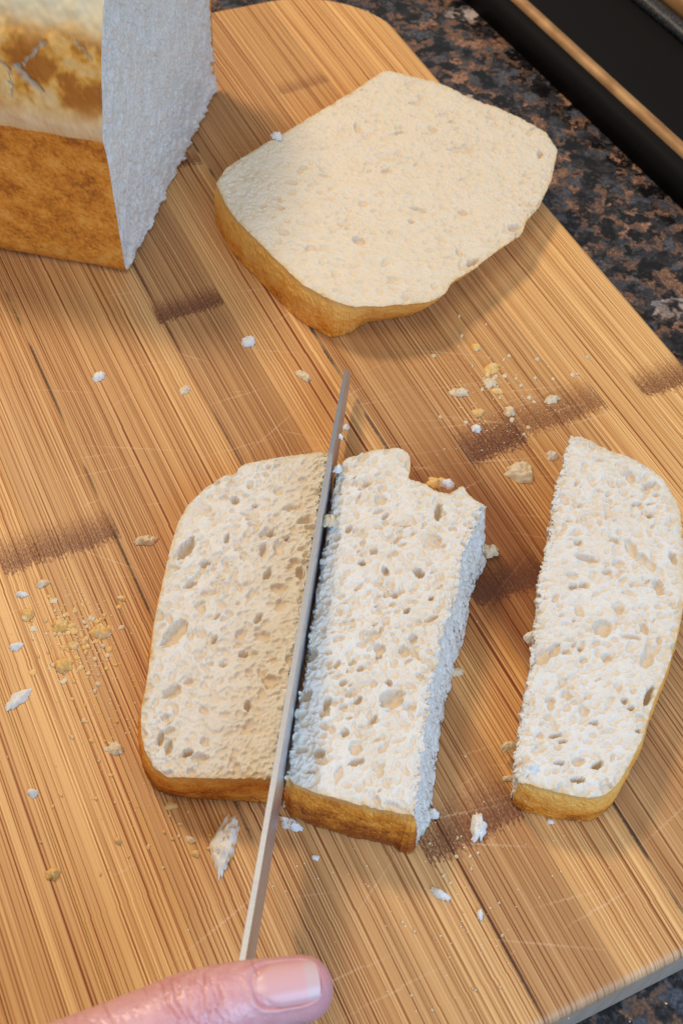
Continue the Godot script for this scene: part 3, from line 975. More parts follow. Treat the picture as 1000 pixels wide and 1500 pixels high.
# ------------------------------------------------------------------ knife
func knife() -> void:
	var prof := PackedVector2Array([Vector2(0,10),Vector2(23.2,18),Vector2(51.8,26),Vector2(88,30),Vector2(116.7,33),Vector2(144,36),Vector2(169.2,39),Vector2(194.3,42),Vector2(213.2,45)])     # distance from the tip, height of the spine over the board
	var side := Vector2(KDIR.y, -KDIR.x)
	if side.x < 0.0: side = -side
	var origin := Vector3(KTIP.x, TOP, KTIP.y)
	var root := thing("knife", "steel kitchen knife standing on edge through the slice, seen along its spine", "knife", origin * MM)
	var steel := StandardMaterial3D.new()
	steel.albedo_color = Color(0.64, 0.69, 0.76).linear_to_srgb()
	steel.metallic = 1.0
	steel.roughness = 0.40
	var nt := NoiseTexture2D.new()
	nt.noise = noise(FastNoiseLite.TYPE_SIMPLEX_SMOOTH, 0.08, 81, 3)
	nt.width = 512
	nt.height = 128
	nt.as_normal_map = true
	nt.bump_strength = 3.0
	steel.normal_enabled = true
	steel.normal_texture = nt
	steel.normal_scale = 0.12
	steel.uv1_scale = Vector3(14, 0.6, 1)
	var p := PackedVector3Array()
	var uv := PackedVector2Array()
	var rows := 240
	var total := 232.0
	# half section from the spine's middle: (offset, share of the depth)
	var sec := [Vector2(-0.15, 1.0), Vector2(-0.45, 0.55), Vector2(-0.85, 0.06), Vector2(-0.95, 0.015), Vector2(-0.80, 0.0), Vector2(0.80, 0.0), Vector2(0.95, 0.015), Vector2(0.85, 0.06), Vector2(0.45, 0.55), Vector2(0.15, 1.0)]
	var tops := PackedVector2Array(prof)
	tops.append(Vector2(260.0, 50.5))
	for j in rows + 1:
		var s := total * j / rows
		var hgt := 0.0
		for k in tops.size() - 1:
			if s >= tops[k].x:
				var f := (s - tops[k].x) / (tops[k + 1].x - tops[k].x)
				hgt = lerpf(tops[k].y, tops[k + 1].y, f)
		var depth := lerpf(3.0, 24.0, pow(clampf(s / 62.0, 0.0, 1.0), 0.62))
		depth = minf(depth, hgt - 0.8)
		for q: Vector2 in sec:
			var off := q.x * 0.80 + 1.5 * q.y - 0.1
			var at := KTIP + KDIR * s + side * off
			p.append(Vector3(at.x, TOP + hgt - depth * q.y, at.y))
			uv.append(Vector2(s / 60.0, q.y))
	var ix := PackedInt32Array()
	var n := sec.size()
	grid_index(ix, 0, n, rows + 1, false, true)
	for i in range(1, n - 1):
		ix.append_array([0, i + 1, i])
	# hard edges: split the faces so that the spine stays crisp
	var st := SurfaceTool.new()
	st.begin(Mesh.PRIMITIVE_TRIANGLES)
	for i in range(0, ix.size(), 3):
		var grp := -1
		var mid := (p[ix[i]] + p[ix[i + 1]] + p[ix[i + 2]]) / 3.0
		for q in 3:
			st.set_smooth_group(grp if grp >= 0 else 4294967295)
			st.set_uv(uv[ix[i + q]])
			st.add_vertex((p[ix[i + q]] - origin) * MM)
	st.generate_normals()
	st.generate_tangents()
	var o := MeshInstance3D.new()
	o.name = "blade"
	o.mesh = st.commit()
	o.mesh.surface_set_material(0, steel)
	root.add_child(o)
	# handle, under the hand
	var dark := StandardMaterial3D.new()
	dark.albedo_color = Color(0.02, 0.02, 0.022).linear_to_srgb()
	dark.roughness = 0.5
	var hp := PackedVector3Array()
	var hx := PackedInt32Array()
	var hr := 30
	for j in hr + 1:
		var f := float(j) / hr
		var s := lerpf(229.0, 345.0, f)
		var fat := 1.0 + 0.12 * cos(f * TAU * 1.5)
		if f < 0.04 or f > 0.96: fat *= 0.8
		for i in 24:
			var a := TAU * i / 24.0
			var at := KTIP + KDIR * s + side * (cos(a) * 7.5 * fat + 0.6)
			hp.append(Vector3(at.x, TOP + 36.0 + sin(a) * 12.0 * fat, at.y))
	grid_index(hx, 0, 24, hr + 1, true, true)
	for i in range(1, 23):
		hx.append_array([0, i, i + 1])
		hx.append_array([hr * 24, hr * 24 + i + 1, hr * 24 + i])
	commit("handle", hp, PackedColorArray(), hx, PackedVector2Array(), dark, root, origin)


# ------------------------------------------------------------------ hand
func capsule(q: Vector3, a: Vector3, b: Vector3, ra: float, rb: float) -> float:
	var d := b - a
	var t := clampf((q - a).dot(d) / d.length_squared(), 0.0, 1.0)
	return q.distance_to(a + d * t) - lerpf(ra, rb, t)


func field(q: Vector3, bones: Array) -> float:
	var v := 1e3
	for b: Array in bones:
		var d := capsule(q, b[0], b[1], b[2], b[3])
		if d > 40.0 and v < 30.0: continue
		var k: float = b[4]
		var h := clampf(0.5 + 0.5 * (v - d) / k, 0.0, 1.0)
		v = lerpf(v, d, h) - k * h * (1.0 - h)
	return v


func surface_net(bones: Array, lo: Vector3, hi: Vector3, cell: float, p: PackedVector3Array, ix: PackedInt32Array) -> void:
	var nx := int((hi.x - lo.x) / cell) + 1
	var ny := int((hi.y - lo.y) / cell) + 1
	var nz := int((hi.z - lo.z) / cell) + 1
	var val := PackedFloat32Array()
	val.resize(nx * ny * nz)
	for k in nz:
		for j in ny:
			for i in nx:
				val[(k * ny + j) * nx + i] = field(lo + Vector3(i, j, k) * cell, bones)
	var idx := PackedInt32Array()
	idx.resize(nx * ny * nz)
	idx.fill(-1)
	var step := [1, nx, nx * ny]
	for k in nz - 1:
		for j in ny - 1:
			for i in nx - 1:
				var o := (k * ny + j) * nx + i
				var sum := Vector3.ZERO
				var n := 0
				for e in 3:
					var u: int = step[(e + 1) % 3]
					var w: int = step[(e + 2) % 3]
					for c in 4:
						var a: int = o + (u if c & 1 else 0) + (w if c & 2 else 0)
						var b: int = a + step[e]
						if (val[a] < 0.0) != (val[b] < 0.0):
							var t := val[a] / (val[a] - val[b])
							var at := Vector3.ZERO
							at[e] = t
							at[(e + 1) % 3] = 1.0 if c & 1 else 0.0
							at[(e + 2) % 3] = 1.0 if c & 2 else 0.0
							sum += at
							n += 1
				if n:
					idx[o] = p.size()
					p.append(lo + (Vector3(i, j, k) + sum / n) * cell)
	for k in range(1, nz - 1):
		for j in range(1, ny - 1):
			for i in range(1, nx - 1):
				var o := (k * ny + j) * nx + i
				for e in 3:
					var b: int = o + step[e]
					if (val[o] < 0.0) == (val[b] < 0.0): continue
					var u: int = step[(e + 1) % 3]
					var w: int = step[(e + 2) % 3]
					var q := [idx[o], idx[o - u], idx[o - u - w], idx[o - w]]
					if q.min() < 0: continue
					if val[o] < 0.0:
						ix.append_array([q[0], q[2], q[1], q[0], q[3], q[2]])
					else:
						ix.append_array([q[0], q[1], q[2], q[0], q[2], q[3]])


func hand() -> void:
	var line := [Vector3(1.5,73.0,166.3),Vector3(-4.8,73.6,168.1),Vector3(-11.5,74.0,170.4),Vector3(-23.0,74.0,175.6),Vector3(-38.0,75.0,183.6),Vector3(-52.8,78.0,192.7)]
	# the index finger as one swept skin, from the tip to the knuckle inside the hand
	line.append(Vector3(-74, 82, 208))
	var curve := Curve3D.new()
	for i in line.size():
		var prev: Vector3 = line[maxi(i - 1, 0)]
		var next: Vector3 = line[mini(i + 1, line.size() - 1)]
		var tan: Vector3 = (next - prev) * 0.17
		curve.add_point(line[i], -tan, tan)
	var total := curve.get_baked_length()
	var tip: Vector3 = line[0]
	var ahead: Vector3 = (line[0] - line[1]).normalized()
	var eye := Vector3(-0.00000,0.33618,0.24501) / MM
	var origin := Vector3(-12, 73, 172)
	var skin := StandardMaterial3D.new()
	skin.vertex_color_use_as_albedo = true
	skin.roughness = 0.33
	skin.metallic_specular = 0.5
	skin.subsurf_scatter_enabled = true
	skin.subsurf_scatter_strength = 0.12
	var p := PackedVector3Array()
	var c := PackedColorArray()
	var ix := PackedInt32Array()
	var around := 180
	var rows := 330
	var reach := 7.4      # how far the tip's dome goes past the first centre
	var wr := noise(FastNoiseLite.TYPE_SIMPLEX_SMOOTH, 0.35, 91, 3)
	var creases: Array[Vector4] = []
	for k in 30:
		var at := rng.randfn(29.0, 6.0) if k < 20 else rng.randf_range(40.0, 66.0)
		creases.append(Vector4(at, rng.randfn(0.0, 1.5), rng.randfn(-0.1, 0.6), rng.randf_range(0.35, 1.2)))
	var nail_p := PackedVector3Array()
	var ups := PackedVector3Array()
	for j in rows + 1:
		var s := -reach + (total + reach) * pow(float(j) / rows, 1.15)
		var mid: Vector3
		var dir: Vector3
		if s < 0.0:
			mid = tip - ahead * s
			dir = -ahead
		else:
			mid = curve.sample_baked(s, true)
			dir = (curve.sample_baked(minf(s + 1.0, total), true) - curve.sample_baked(maxf(s - 1.0, 0.0), true)).normalized()
		var look := (eye - mid).normalized()
		var far := Vector3(0, 0, -1)
		var up := (look - dir * look.dot(dir)).normalized()
		var over := up.cross(dir).normalized()
		if over.dot(far) < 0.0: over = -over
		var d := s + reach
		var rad := lerpf(6.75, 8.1, smoothstep(6.0, 34.0, d)) + 0.45 * exp(-pow((d - 29.0) / 7.0, 2.0)) + 0.9 * smoothstep(45.0, 80.0, d)
		var dome := reach * 0.98
		if d < dome:
			rad *= sqrt(maxf(1.0 - pow(1.0 - d / dome, 2.3), 0.0))
		for i in around:
			var a := TAU * i / around      # 0 = towards the eye, positive towards the far side
			var n := up * cos(a) + over * sin(a)
			var r := rad
			# the pad below is fuller, the nail bed flatter
			r *= 1.0 - 0.05 * clampf(cos(a - 0.25), 0.0, 1.0) * smoothstep(20.0, 8.0, d)
			var back := clampf(cos(a - 0.2) * 1.3 + 0.1, 0.0, 1.0)
			var q := mid + n * rad
			# creases over the joint, running round the finger
			var joint := exp(-pow((d - 29.0) / 7.5, 2.0)) + 0.7 * exp(-pow((d - 55.0) / 8.0, 2.0)) + 0.12
			var crease := wr.get_noise_2d(d * 1.9 + 2.2 * wr.get_noise_2d(a * 3.0, d * 0.5), a * 2.2)
			var groove := pow(clampf(1.0 - absf(crease) * 3.4, 0.0, 1.0), 2.0)
			var cuts := 0.0
			for w in creases:
				var reach_a: float = absf(wrapf(a - w.z, -PI, PI)) / w.w
				if reach_a < 1.0:
					var off: float = d - w.x - 1.1 * wr.get_noise_2d(a * 2.4, w.x * 9.0) - 0.5 * sin(a - w.z) * w.y
					cuts = maxf(cuts, exp(-off * off / 0.055) * (1.0 - reach_a * reach_a))
			r -= 0.3 * groove * joint * back + 0.24 * cuts
			r += 0.10 * wr.get_noise_3d(q.x * 3.0, q.y * 3.0, q.z * 3.0)
			# a fold round the nail
			var na := (a if a < PI else a - TAU) - 0.27
			var nd := Vector2((d - 10.4) / 6.9, na / 0.74)
			var e := pow(pow(absf(nd.x), 3.0) + pow(absf(nd.y), 3.0), 1.0 / 3.0)
			var fold := exp(-pow((e - 1.12) / 0.09, 2.0)) * (1.0 if d > 3.0 else 0.0)
			var valley := exp(-pow((e - 1.0) / 0.05, 2.0)) * (1.0 if d > 3.0 else 0.0)
			r += 0.22 * fold - 0.30 * valley
			if e < 1.0: r -= 0.25
			p.append(mid + n * r)
			var pink := clampf(0.5 + 0.8 * wr.get_noise_3d(q.x * 0.7, q.y * 0.7, q.z * 0.7), 0.0, 1.0)
			var col := Color(0.68, 0.33, 0.33).lerp(Color(0.75, 0.42, 0.40), pink)
			col = col.lerp(Color(0.60, 0.24, 0.24), 0.55 * smoothstep(14.0, 0.0, d))
			col = col.lerp(Color(0.55, 0.20, 0.18), clampf(0.5 * groove * joint * back + 0.75 * cuts, 0.0, 0.85))
			col = col.lerp(Color(0.55, 0.16, 0.14), 0.6 * valley * clampf(-na * 3.0, 0.0, 1.0))
			c.append(col)
	grid_index(ix, 0, around, rows + 1, false, true)
	# the rest of the hand holds the handle, below the picture's edge
	var bones := [
		[Vector3(-74, 82, 208), Vector3(-118, 74, 262), 11.0, 15.0, 8.0],
		[Vector3(-70, 85, 226), Vector3(-118, 76, 270), 11.0, 15.0, 10.0],
		[Vector3(-64, 83, 245), Vector3(-116, 74, 280), 10.5, 15.0, 10.0],
		[Vector3(-58, 77, 262), Vector3(-114, 70, 290), 10.0, 14.0, 10.0],
		[Vector3(-118, 72, 274), Vector3(-210, 74, 370), 20.0, 25.0, 14.0],
		[Vector3(-74, 82, 208), Vector3(-52, 78, 192), 9.5, 8.6, 5.0],
		[Vector3(-70, 85, 226), Vector3(-36, 86, 214), 9.5, 8.6, 4.0],
		[Vector3(-36, 86, 214), Vector3(-6, 76, 206), 8.6, 8.0, 2.0],
		[Vector3(-6, 76, 206), Vector3(2, 54, 206), 7.8, 7.0, 2.0],
		[Vector3(-64, 83, 245), Vector3(-34, 86, 236), 9.2, 8.4, 4.0],
		[Vector3(-34, 86, 236), Vector3(-5, 76, 228), 8.4, 7.8, 2.0],
		[Vector3(-5, 76, 228), Vector3(3, 55, 227), 7.6, 6.8, 2.0],
		[Vector3(-58, 77, 262), Vector3(-34, 82, 256), 8.2, 7.6, 4.0],
		[Vector3(-34, 82, 256), Vector3(-8, 74, 249), 7.4, 6.8, 2.0],
		[Vector3(-8, 74, 249), Vector3(1, 57, 247), 6.6, 6.0, 2.0],
		[Vector3(-108, 66, 262), Vector3(-62, 54, 240), 14.0, 11.0, 8.0],
		[Vector3(-62, 54, 240), Vector3(-30, 50, 222), 10.0, 8.6, 3.0],
		[Vector3(-30, 50, 222), Vector3(-25, 50, 204), 8.4, 7.2, 2.0]]
	var hp := PackedVector3Array()
	var hx := PackedInt32Array()
	surface_net(bones, Vector3(-180, 36, 176), Vector3(16, 108, 336), 3.0, hp, hx)
	var start := p.size()
	p.append_array(hp)
	for q in hp.size():
		c.append(Color(0.69, 0.40, 0.35))
	for q in hx: ix.append(start + q)
	var root := thing("person", "hand with one finger laid across the knife's spine, pale tipped nail", "person", origin * MM)
	commit("hand", p, c, ix, PackedVector2Array(), skin, root, origin)
	# nail
	var np := PackedVector3Array()
	var nc := PackedColorArray()
	var nx := PackedInt32Array()
	var nn := 41
	for j in nn:
		for i in nn:
			var fu := float(i) / (nn - 1) * 2.0 - 1.0
			var fv := float(j) / (nn - 1)
			# rounded at the cuticle, nearly straight at the free end
			var wide := 0.74 * (1.0 - 0.5 * pow(clampf((fv - 0.60) / 0.40, 0.0, 1.0), 2.2))
			var d := lerpf(3.7, 16.9, fv) + 0.5 * fu * fu * (1.0 - fv) - 1.2 * fu * fu * fv
			var a := 0.27 + fu * wide
			var s := d - reach
			var mid: Vector3
			var dir: Vector3
			if s < 0.0:
				mid = tip - ahead * s
				dir = -ahead
			else:
				mid = curve.sample_baked(s, true)
				dir = (curve.sample_baked(minf(s + 1.0, total), true) - curve.sample_baked(maxf(s - 1.0, 0.0), true)).normalized()
			var look := (eye - mid).normalized()
			var up := (look - dir * look.dot(dir)).normalized()
			var over := up.cross(dir).normalized()
			if over.z > 0.0: over = -over
			var r := 6.62 + 0.16 * (1.0 - pow(absf(fu), 4.0)) - 0.25 * smoothstep(0.82, 1.0, fv) - 0.35 * pow(absf(fu), 6.0) - 0.4 * pow(1.0 - fv, 6.0)
			r += 0.5 * smoothstep(5.0, 14.0, d) * 0.5
			np.append(mid + (up * cos(a) + over * sin(a)) * r)
			var col := Color(0.74, 0.42, 0.40)
			var free := smoothstep(0.25, 0.20, fv + 0.03 * fu * fu)
			col = col.lerp(Color(0.66, 0.50, 0.47), free * 0.75)
			col = col.lerp(Color(0.78, 0.52, 0.48), smoothstep(0.8, 1.0, fv) * 0.5)
			nc.append(col)
	grid_index(nx, 0, nn, nn, true)
	var nail := StandardMaterial3D.new()
	nail.vertex_color_use_as_albedo = true
	nail.roughness = 0.28
	commit("fingernail", np, nc, nx, PackedVector2Array(), nail, root, origin)


# ------------------------------------------------------------------ crumbs
func crumbs() -> void:
	var tints := [Color(0.80, 0.76, 0.68), Color(0.76, 0.63, 0.42), Color(0.80, 0.50, 0.15), Color(0.66, 0.48, 0.28)]
	# name, label, x, z, half length, half width, turn, thickness, tint, height over the board, group
	var list := [
		["bread_crumb","long white bread crumb with golden specks below the left slice, beside the knife",-21.0,115.8,8.21,3.09,-1.54,4.5,0,0.0,""],
		["bread_crumb","smooth white bread shred touching the knife just below the bread slices",-4.7,107.8,3.52,1.63,0.35,3.5,0,0.0,""],
		["bread_crumb","chunky white crumb right of the cut slice's lower corner, on a dark knot",45.5,102.9,3.96,2.25,-1.59,4.0,0,0.0,""],
		["bread_crumb","thin curved white crumb below the chunky white one",36.3,122.5,2.96,1.22,0.53,2.5,0,0.0,""],
		["bread_crumb","small upright white crumb lowest on the board's lower middle",47.0,126.8,1.62,0.81,-1.59,2.0,0,0.0,""],
		["bread_crumb","large whitish arched crumb near the left edge of the board",-85.2,79.0,4.42,1.97,-0.95,2.2,0,0.0,""],
		["bread_crumb","thin white curl of crumb among golden crumbs near the left edge",-90.2,61.9,2.02,1.42,-0.44,2.0,0,0.0,""],
		["bread_crumb","pale oval crumb just above the golden crumbs at the far left",-92.7,44.2,1.92,1.11,-0.13,2.0,0,0.0,""],
		["bread_crumb","white lump of crumb alone on the lower left of the board",-74.5,106.8,1.30,1.47,-1.30,3.0,0,0.0,""],
		["bread_crumb","cream oval crumb on bare wood at the upper left, under the loaf",-88.3,-47.5,2.55,1.93,-1.04,2.5,0,0.0,""],
		["bread_crumb","cream crescent crumb between the loaf and the left slice",-58.6,-45.7,2.38,1.70,-1.10,2.0,1,0.0,""],
		["bread_crumb","bright white crumb in the gap between loaf and whole slice",-39.5,-72.1,2.77,2.56,-1.32,3.0,0,0.0,""],
		["bread_crumb","cream elongated crumb on the wood left of the knife tip",-18.4,-57.9,3.33,1.69,0.64,2.5,1,0.0,""],
		["bread_crumb","ragged cream crumb with tan edge left of the left slice's top",-59.7,19.8,3.80,1.85,-0.24,3.0,1,0.0,""],
		["bread_crumb","large crumbly pale crust chunk between cut slice and narrow slice",57.7,-25.3,4.83,4.80,-0.73,5.0,1,0.0,""],
		["bread_crumb","small white crumb lying against the narrow slice's upper corner",68.6,-33.4,2.02,1.95,-1.42,3.0,0,0.0,""],
		["bread_crumb","golden flake uppermost of the crumbs below the whole slice",48.2,-71.5,3.72,2.14,-0.93,2.0,2,0.0,""],
		["bread_crumb","pale square flake right under the uppermost golden flake",47.3,-64.3,2.50,2.40,-0.48,2.0,1,0.0,""],
		["bread_crumb","round amber flake higher and left of the other flakes under the whole slice",42.1,-82.0,1.89,1.92,-0.15,2.0,2,0.0,""],
		["bread_crumb","cream and yellow crumb at the left of the flakes below the whole slice",36.5,-58.4,3.40,2.13,-0.15,2.5,1,0.0,""],
		["bread_crumb","amber flake under the pale square flake",50.0,-60.7,2.04,1.50,0.09,1.5,2,0.0,""],
		["bread_crumb","rounded tan crumb on the right part of the dark bamboo knot",69.4,-59.5,2.73,1.84,-0.57,2.5,1,0.0,""],
		["bread_crumb","pale tan crumb in the middle of the dark bamboo knot",53.9,-51.7,2.24,2.20,-1.19,2.5,1,0.0,""],
		["bread_crumb","amber crumb above the left end of the dark bamboo knot",43.4,-49.9,2.13,1.88,-0.37,2.0,2,0.0,""],
		["bread_crumb","white crumb on the darkest end of the bamboo knot",43.1,-41.6,1.64,1.97,-0.75,2.5,0,0.0,""],
		["bread_crumb","cream flake in the dark gap beside the cut slice's torn edge",39.1,55.2,2.17,1.53,-0.59,2.0,1,0.0,""],
		["bread_crumb","torn crumb flap hanging out at the cut slice's upper right edge",47.4,10.5,3.21,2.43,0.31,4.0,1,2.0,""],
		["bread_crumb","white crumb lump jutting from the middle of the narrow slice's left edge",59.0,46.2,2.18,1.79,-0.50,5.0,0,9.0,""],
		["bread_crumb","pale crumb flap sticking out of the narrow slice's lower left edge",53.5,79.9,2.65,1.42,-0.48,3.0,1,4.0,""],
		["bread_crumb","tan crust flake under the narrow slice's lower left corner",54.6,87.5,1.93,0.93,-0.12,2.0,1,0.0,""],
		["bread_crumb","white crumb hanging from the cut slice's lower right corner",33.5,100.7,1.84,1.30,0.17,4.0,0,1.0,""],
		["bread_crumb","golden crumb lump left in the golden scatter, nearest the left edge",-89.4,50.9,2.00,2.29,-0.13,3.0,2,0.0,""],
		["bread_crumb","yellow oval crumb at the lower end of the golden scatter",-75.6,67.0,2.19,2.68,1.13,3.5,2,0.0,""],
		["bread_crumb","reddish golden flake in the middle of the golden scatter",-73.9,60.1,1.68,1.40,-0.12,2.0,2,0.0,""],
		["bread_crumb","thick golden crumb heap piece in the middle of the scatter",-79.2,53.4,2.48,2.33,-0.96,3.5,2,0.0,""],
		["bread_crumb","darkest golden crumb at the right end of the scatter",-67.3,54.1,2.37,2.91,-1.13,3.5,2,0.0,""],
		["bread_crumb","pale golden flake above the golden scatter",-87.5,39.7,2.24,1.25,-0.67,2.0,1,0.0,""],
		["bread_crumb","orange flake alone between the scatter and the left slice",-63.2,41.9,1.46,0.97,0.08,2.0,2,0.0,""],
		["bread_crumb","cream flake below the scatter, left of the left slice's lower corner",-55.6,90.9,1.93,2.65,-1.09,2.5,1,0.0,""],
		["bread_crumb","golden crumb alone low on the left of the board",-64.3,127.9,2.03,1.51,-0.49,3.0,2,0.0,""],
		["bread_crumb","orange star shaped flake below the left slice, on bare wood",-49.4,117.6,1.07,1.04,-0.11,2.0,2,0.0,""],
		["bread_crumb","round golden flake left of the long white crumb",-37.0,106.3,1.56,1.47,-0.11,1.5,2,0.0,""],
		["bread_crumb","curled cream flake just left of the long white crumb",-30.6,114.9,1.38,0.93,0.25,2.0,1,0.0,""],
		["bread_crumb","golden three cornered flake lower left of the long white crumb",-28.7,118.5,1.16,1.04,-0.48,2.0,2,0.0,""],
		["bread_crumb","small pale crumb touching the left slice's bottom crust",-29.0,101.2,1.11,0.90,-0.11,2.5,0,0.0,""],
		["bread_crumb","tiny white forked crumb right of the knife on bare wood",3.1,116.3,0.84,1.09,-1.16,1.5,0,0.0,""],
		["bread_crumb","tiny white sliver below the narrow slice",65.5,99.0,0.72,1.09,-1.24,1.5,0,0.0,""],
		["bread_crumb","white crumb on the dark rim of the whole slice's upper left edge",-41.3,-170.3,2.13,2.52,-0.70,3.0,0,17.0,""],
		["bread_crumb","round cream crumb stuck on the blade between the two cut pieces",-3.1,21.4,2.23,2.13,-1.24,4.0,1,22.0,""],
		["bread_crumb","white crumb stuck on the blade beyond the bread, nearer the bread",-2.7,-14.1,0.87,1.14,-0.14,2.0,0,20.0,""],
		["bread_crumb","white speck of crumb right of the blade near its tip",-1.5,-36.5,1.23,1.19,-1.39,2.0,0,0.0,""],
		["bread_crumb","white crumb flattened on the knife side of the cut slice's top corner",-2.9,0.0,1.59,1.34,-1.25,3.0,0,21.0,""],
		["bread_crumb","white lump of crumb on the narrow slice's lower left corner",57.5,91.7,2.80,2.23,-0.64,4.0,0,15.0,""],
		["bread_crumb","white crumb at the torn top edge of the cut slice beside the crust",32.3,-2.6,1.95,2.13,-1.47,4.0,0,16.0,""],
		["bread_crumb","golden crust flake at the torn top edge of the middle slice piece",30.2,-5.6,4.53,2.24,0.04,2.5,2,13.0,""],
		["crust_crumb","tiny golden crust crumb in the scatter left of the left slice",-71.4,52.9,0.65,0.50,-1.75,1.0,1,0.0,"golden crumb scatter"],
		["crust_crumb","tiny golden crust crumb in the scatter left of the left slice",-86.0,59.1,0.61,0.34,-2.42,0.9,2,0.0,"golden crumb scatter"],
		["crust_crumb","tiny golden crust crumb in the scatter left of the left slice",-75.1,61.4,0.81,0.47,-2.12,1.0,2,0.0,"golden crumb scatter"],
		["crust_crumb","tiny golden crust crumb in the scatter left of the left slice",-81.8,48.5,0.58,0.50,-0.68,0.7,1,0.0,"golden crumb scatter"],
		["crust_crumb","tiny golden crust crumb in the scatter left of the left slice",-65.9,61.1,0.41,0.39,-0.13,1.0,2,0.0,"golden crumb scatter"],
		["crust_crumb","tiny golden crust crumb in the scatter left of the left slice",-71.1,58.0,1.22,0.63,-1.70,1.3,2,0.0,"golden crumb scatter"],
		["crust_crumb","tiny golden crust crumb in the scatter left of the left slice",-70.1,66.8,0.91,0.83,-0.23,0.7,2,0.0,"golden crumb scatter"],
		["crust_crumb","tiny golden crust crumb in the scatter left of the left slice",-65.4,59.0,0.87,0.71,-2.63,1.2,1,0.0,"golden crumb scatter"],
		["crust_crumb","tiny golden crust crumb in the scatter left of the left slice",-76.2,55.5,0.77,0.82,-0.32,0.7,2,0.0,"golden crumb scatter"],
		["crust_crumb","tiny golden crust crumb in the scatter left of the left slice",-69.9,50.0,0.78,0.54,-1.76,1.0,1,0.0,"golden crumb scatter"],
		["crust_crumb","tiny golden crust crumb in the scatter left of the left slice",-74.9,64.4,0.54,0.34,-1.82,1.3,2,0.0,"golden crumb scatter"],
		["crust_crumb","tiny golden crust crumb in the scatter left of the left slice",-76.0,47.7,1.19,0.80,-1.64,1.2,2,0.0,"golden crumb scatter"],
		["crust_crumb","tiny golden crust crumb in the scatter left of the left slice",-83.4,70.1,1.04,1.10,-0.32,0.7,2,0.0,"golden crumb scatter"],
		["crust_crumb","tiny golden crust crumb in the scatter left of the left slice",-78.3,67.0,0.65,0.68,-3.10,0.9,1,0.0,"golden crumb scatter"],
		["crust_crumb","tiny golden crust crumb in the scatter left of the left slice",-78.2,54.6,0.81,0.73,-2.89,1.3,1,0.0,"golden crumb scatter"],
		["crust_crumb","tiny golden crust crumb in the scatter left of the left slice",-66.7,63.6,0.88,0.89,3.11,0.9,2,0.0,"golden crumb scatter"],
		["crust_crumb","tiny golden crust crumb in the scatter left of the left slice",-80.2,50.8,0.65,0.70,-0.36,0.9,1,0.0,"golden crumb scatter"],
		["crust_crumb","tiny golden crust crumb in the scatter left of the left slice",-75.0,55.5,0.63,0.39,-2.61,0.7,2,0.0,"golden crumb scatter"],
		["crust_crumb","tiny golden crust crumb in the scatter left of the left slice",-69.6,59.8,0.79,0.88,-0.35,1.3,2,0.0,"golden crumb scatter"],
		["crust_crumb","tiny golden crust crumb in the scatter left of the left slice",-68.7,50.8,0.86,0.98,-0.54,1.0,2,0.0,"golden crumb scatter"],
		["crust_crumb","tiny golden crust crumb in the scatter left of the left slice",-80.6,63.1,0.46,0.35,-1.42,1.2,2,0.0,"golden crumb scatter"],
		["crust_crumb","tiny golden crust crumb in the scatter left of the left slice",-63.3,44.9,0.87,0.80,-2.54,0.9,2,0.0,"golden crumb scatter"],
		["crust_crumb","tiny golden crust crumb in the scatter left of the left slice",-63.0,59.9,0.95,1.00,-0.93,0.9,2,0.0,"golden crumb scatter"],
		["crust_crumb","tiny golden crust crumb in the scatter left of the left slice",-83.7,44.9,0.80,0.68,-1.12,0.7,2,0.0,"golden crumb scatter"],
		["crust_crumb","tiny golden crust crumb in the scatter left of the left slice",-78.0,49.6,0.88,0.86,3.03,1.0,2,0.0,"golden crumb scatter"],
		["crust_crumb","tiny golden crust crumb in the scatter left of the left slice",-63.4,61.9,0.97,0.66,-2.05,0.8,1,0.0,"golden crumb scatter"],
		["crust_crumb","tiny golden crust crumb in the scatter left of the left slice",-82.8,64.6,0.62,0.38,-1.37,0.6,2,0.0,"golden crumb scatter"],
		["crust_crumb","tiny golden crust crumb in the scatter left of the left slice",-74.9,54.3,0.73,0.55,-2.52,1.0,2,0.0,"golden crumb scatter"],
		["crust_crumb","tiny golden crust crumb in the scatter left of the left slice",-70.8,60.1,0.88,0.61,-1.81,0.7,2,0.0,"golden crumb scatter"],
		["crust_crumb","tiny golden crust crumb in the scatter left of the left slice",-74.9,55.2,1.20,1.01,-2.44,1.1,2,0.0,"golden crumb scatter"],
		["crust_crumb","tiny golden crust crumb in the scatter left of the left slice",-76.2,60.8,0.50,0.44,-0.13,1.2,2,0.0,"golden crumb scatter"],
		["crust_crumb","tiny golden crust crumb in the scatter left of the left slice",-67.5,68.4,0.93,0.85,-3.13,0.9,2,0.0,"golden crumb scatter"],
		["crust_crumb","tiny golden crust crumb in the scatter left of the left slice",-67.0,48.2,0.61,0.65,-0.45,0.8,2,0.0,"golden crumb scatter"],
		["crust_crumb","tiny golden crust crumb in the scatter left of the left slice",-76.2,53.5,1.02,0.84,-0.95,1.2,2,0.0,"golden crumb scatter"],
		["crust_crumb","tiny golden crust crumb in the scatter left of the left slice",-67.7,57.8,0.89,0.73,-0.16,1.0,2,0.0,"golden crumb scatter"],
		["crust_crumb","tiny golden crust crumb in the scatter left of the left slice",-76.4,60.9,0.87,0.88,-1.08,0.8,2,0.0,"golden crumb scatter"],
		["crust_crumb","tiny golden crust crumb in the scatter left of the left slice",-72.4,56.2,0.96,0.74,-2.19,0.9,2,0.0,"golden crumb scatter"],
		["crust_crumb","tiny golden crust crumb in the scatter left of the left slice",-66.9,49.6,0.55,0.40,-0.92,1.1,2,0.0,"golden crumb scatter"],
		["crust_crumb","tiny golden crust crumb in the scatter left of the left slice",-80.0,47.5,0.51,0.38,-2.62,0.9,2,0.0,"golden crumb scatter"],
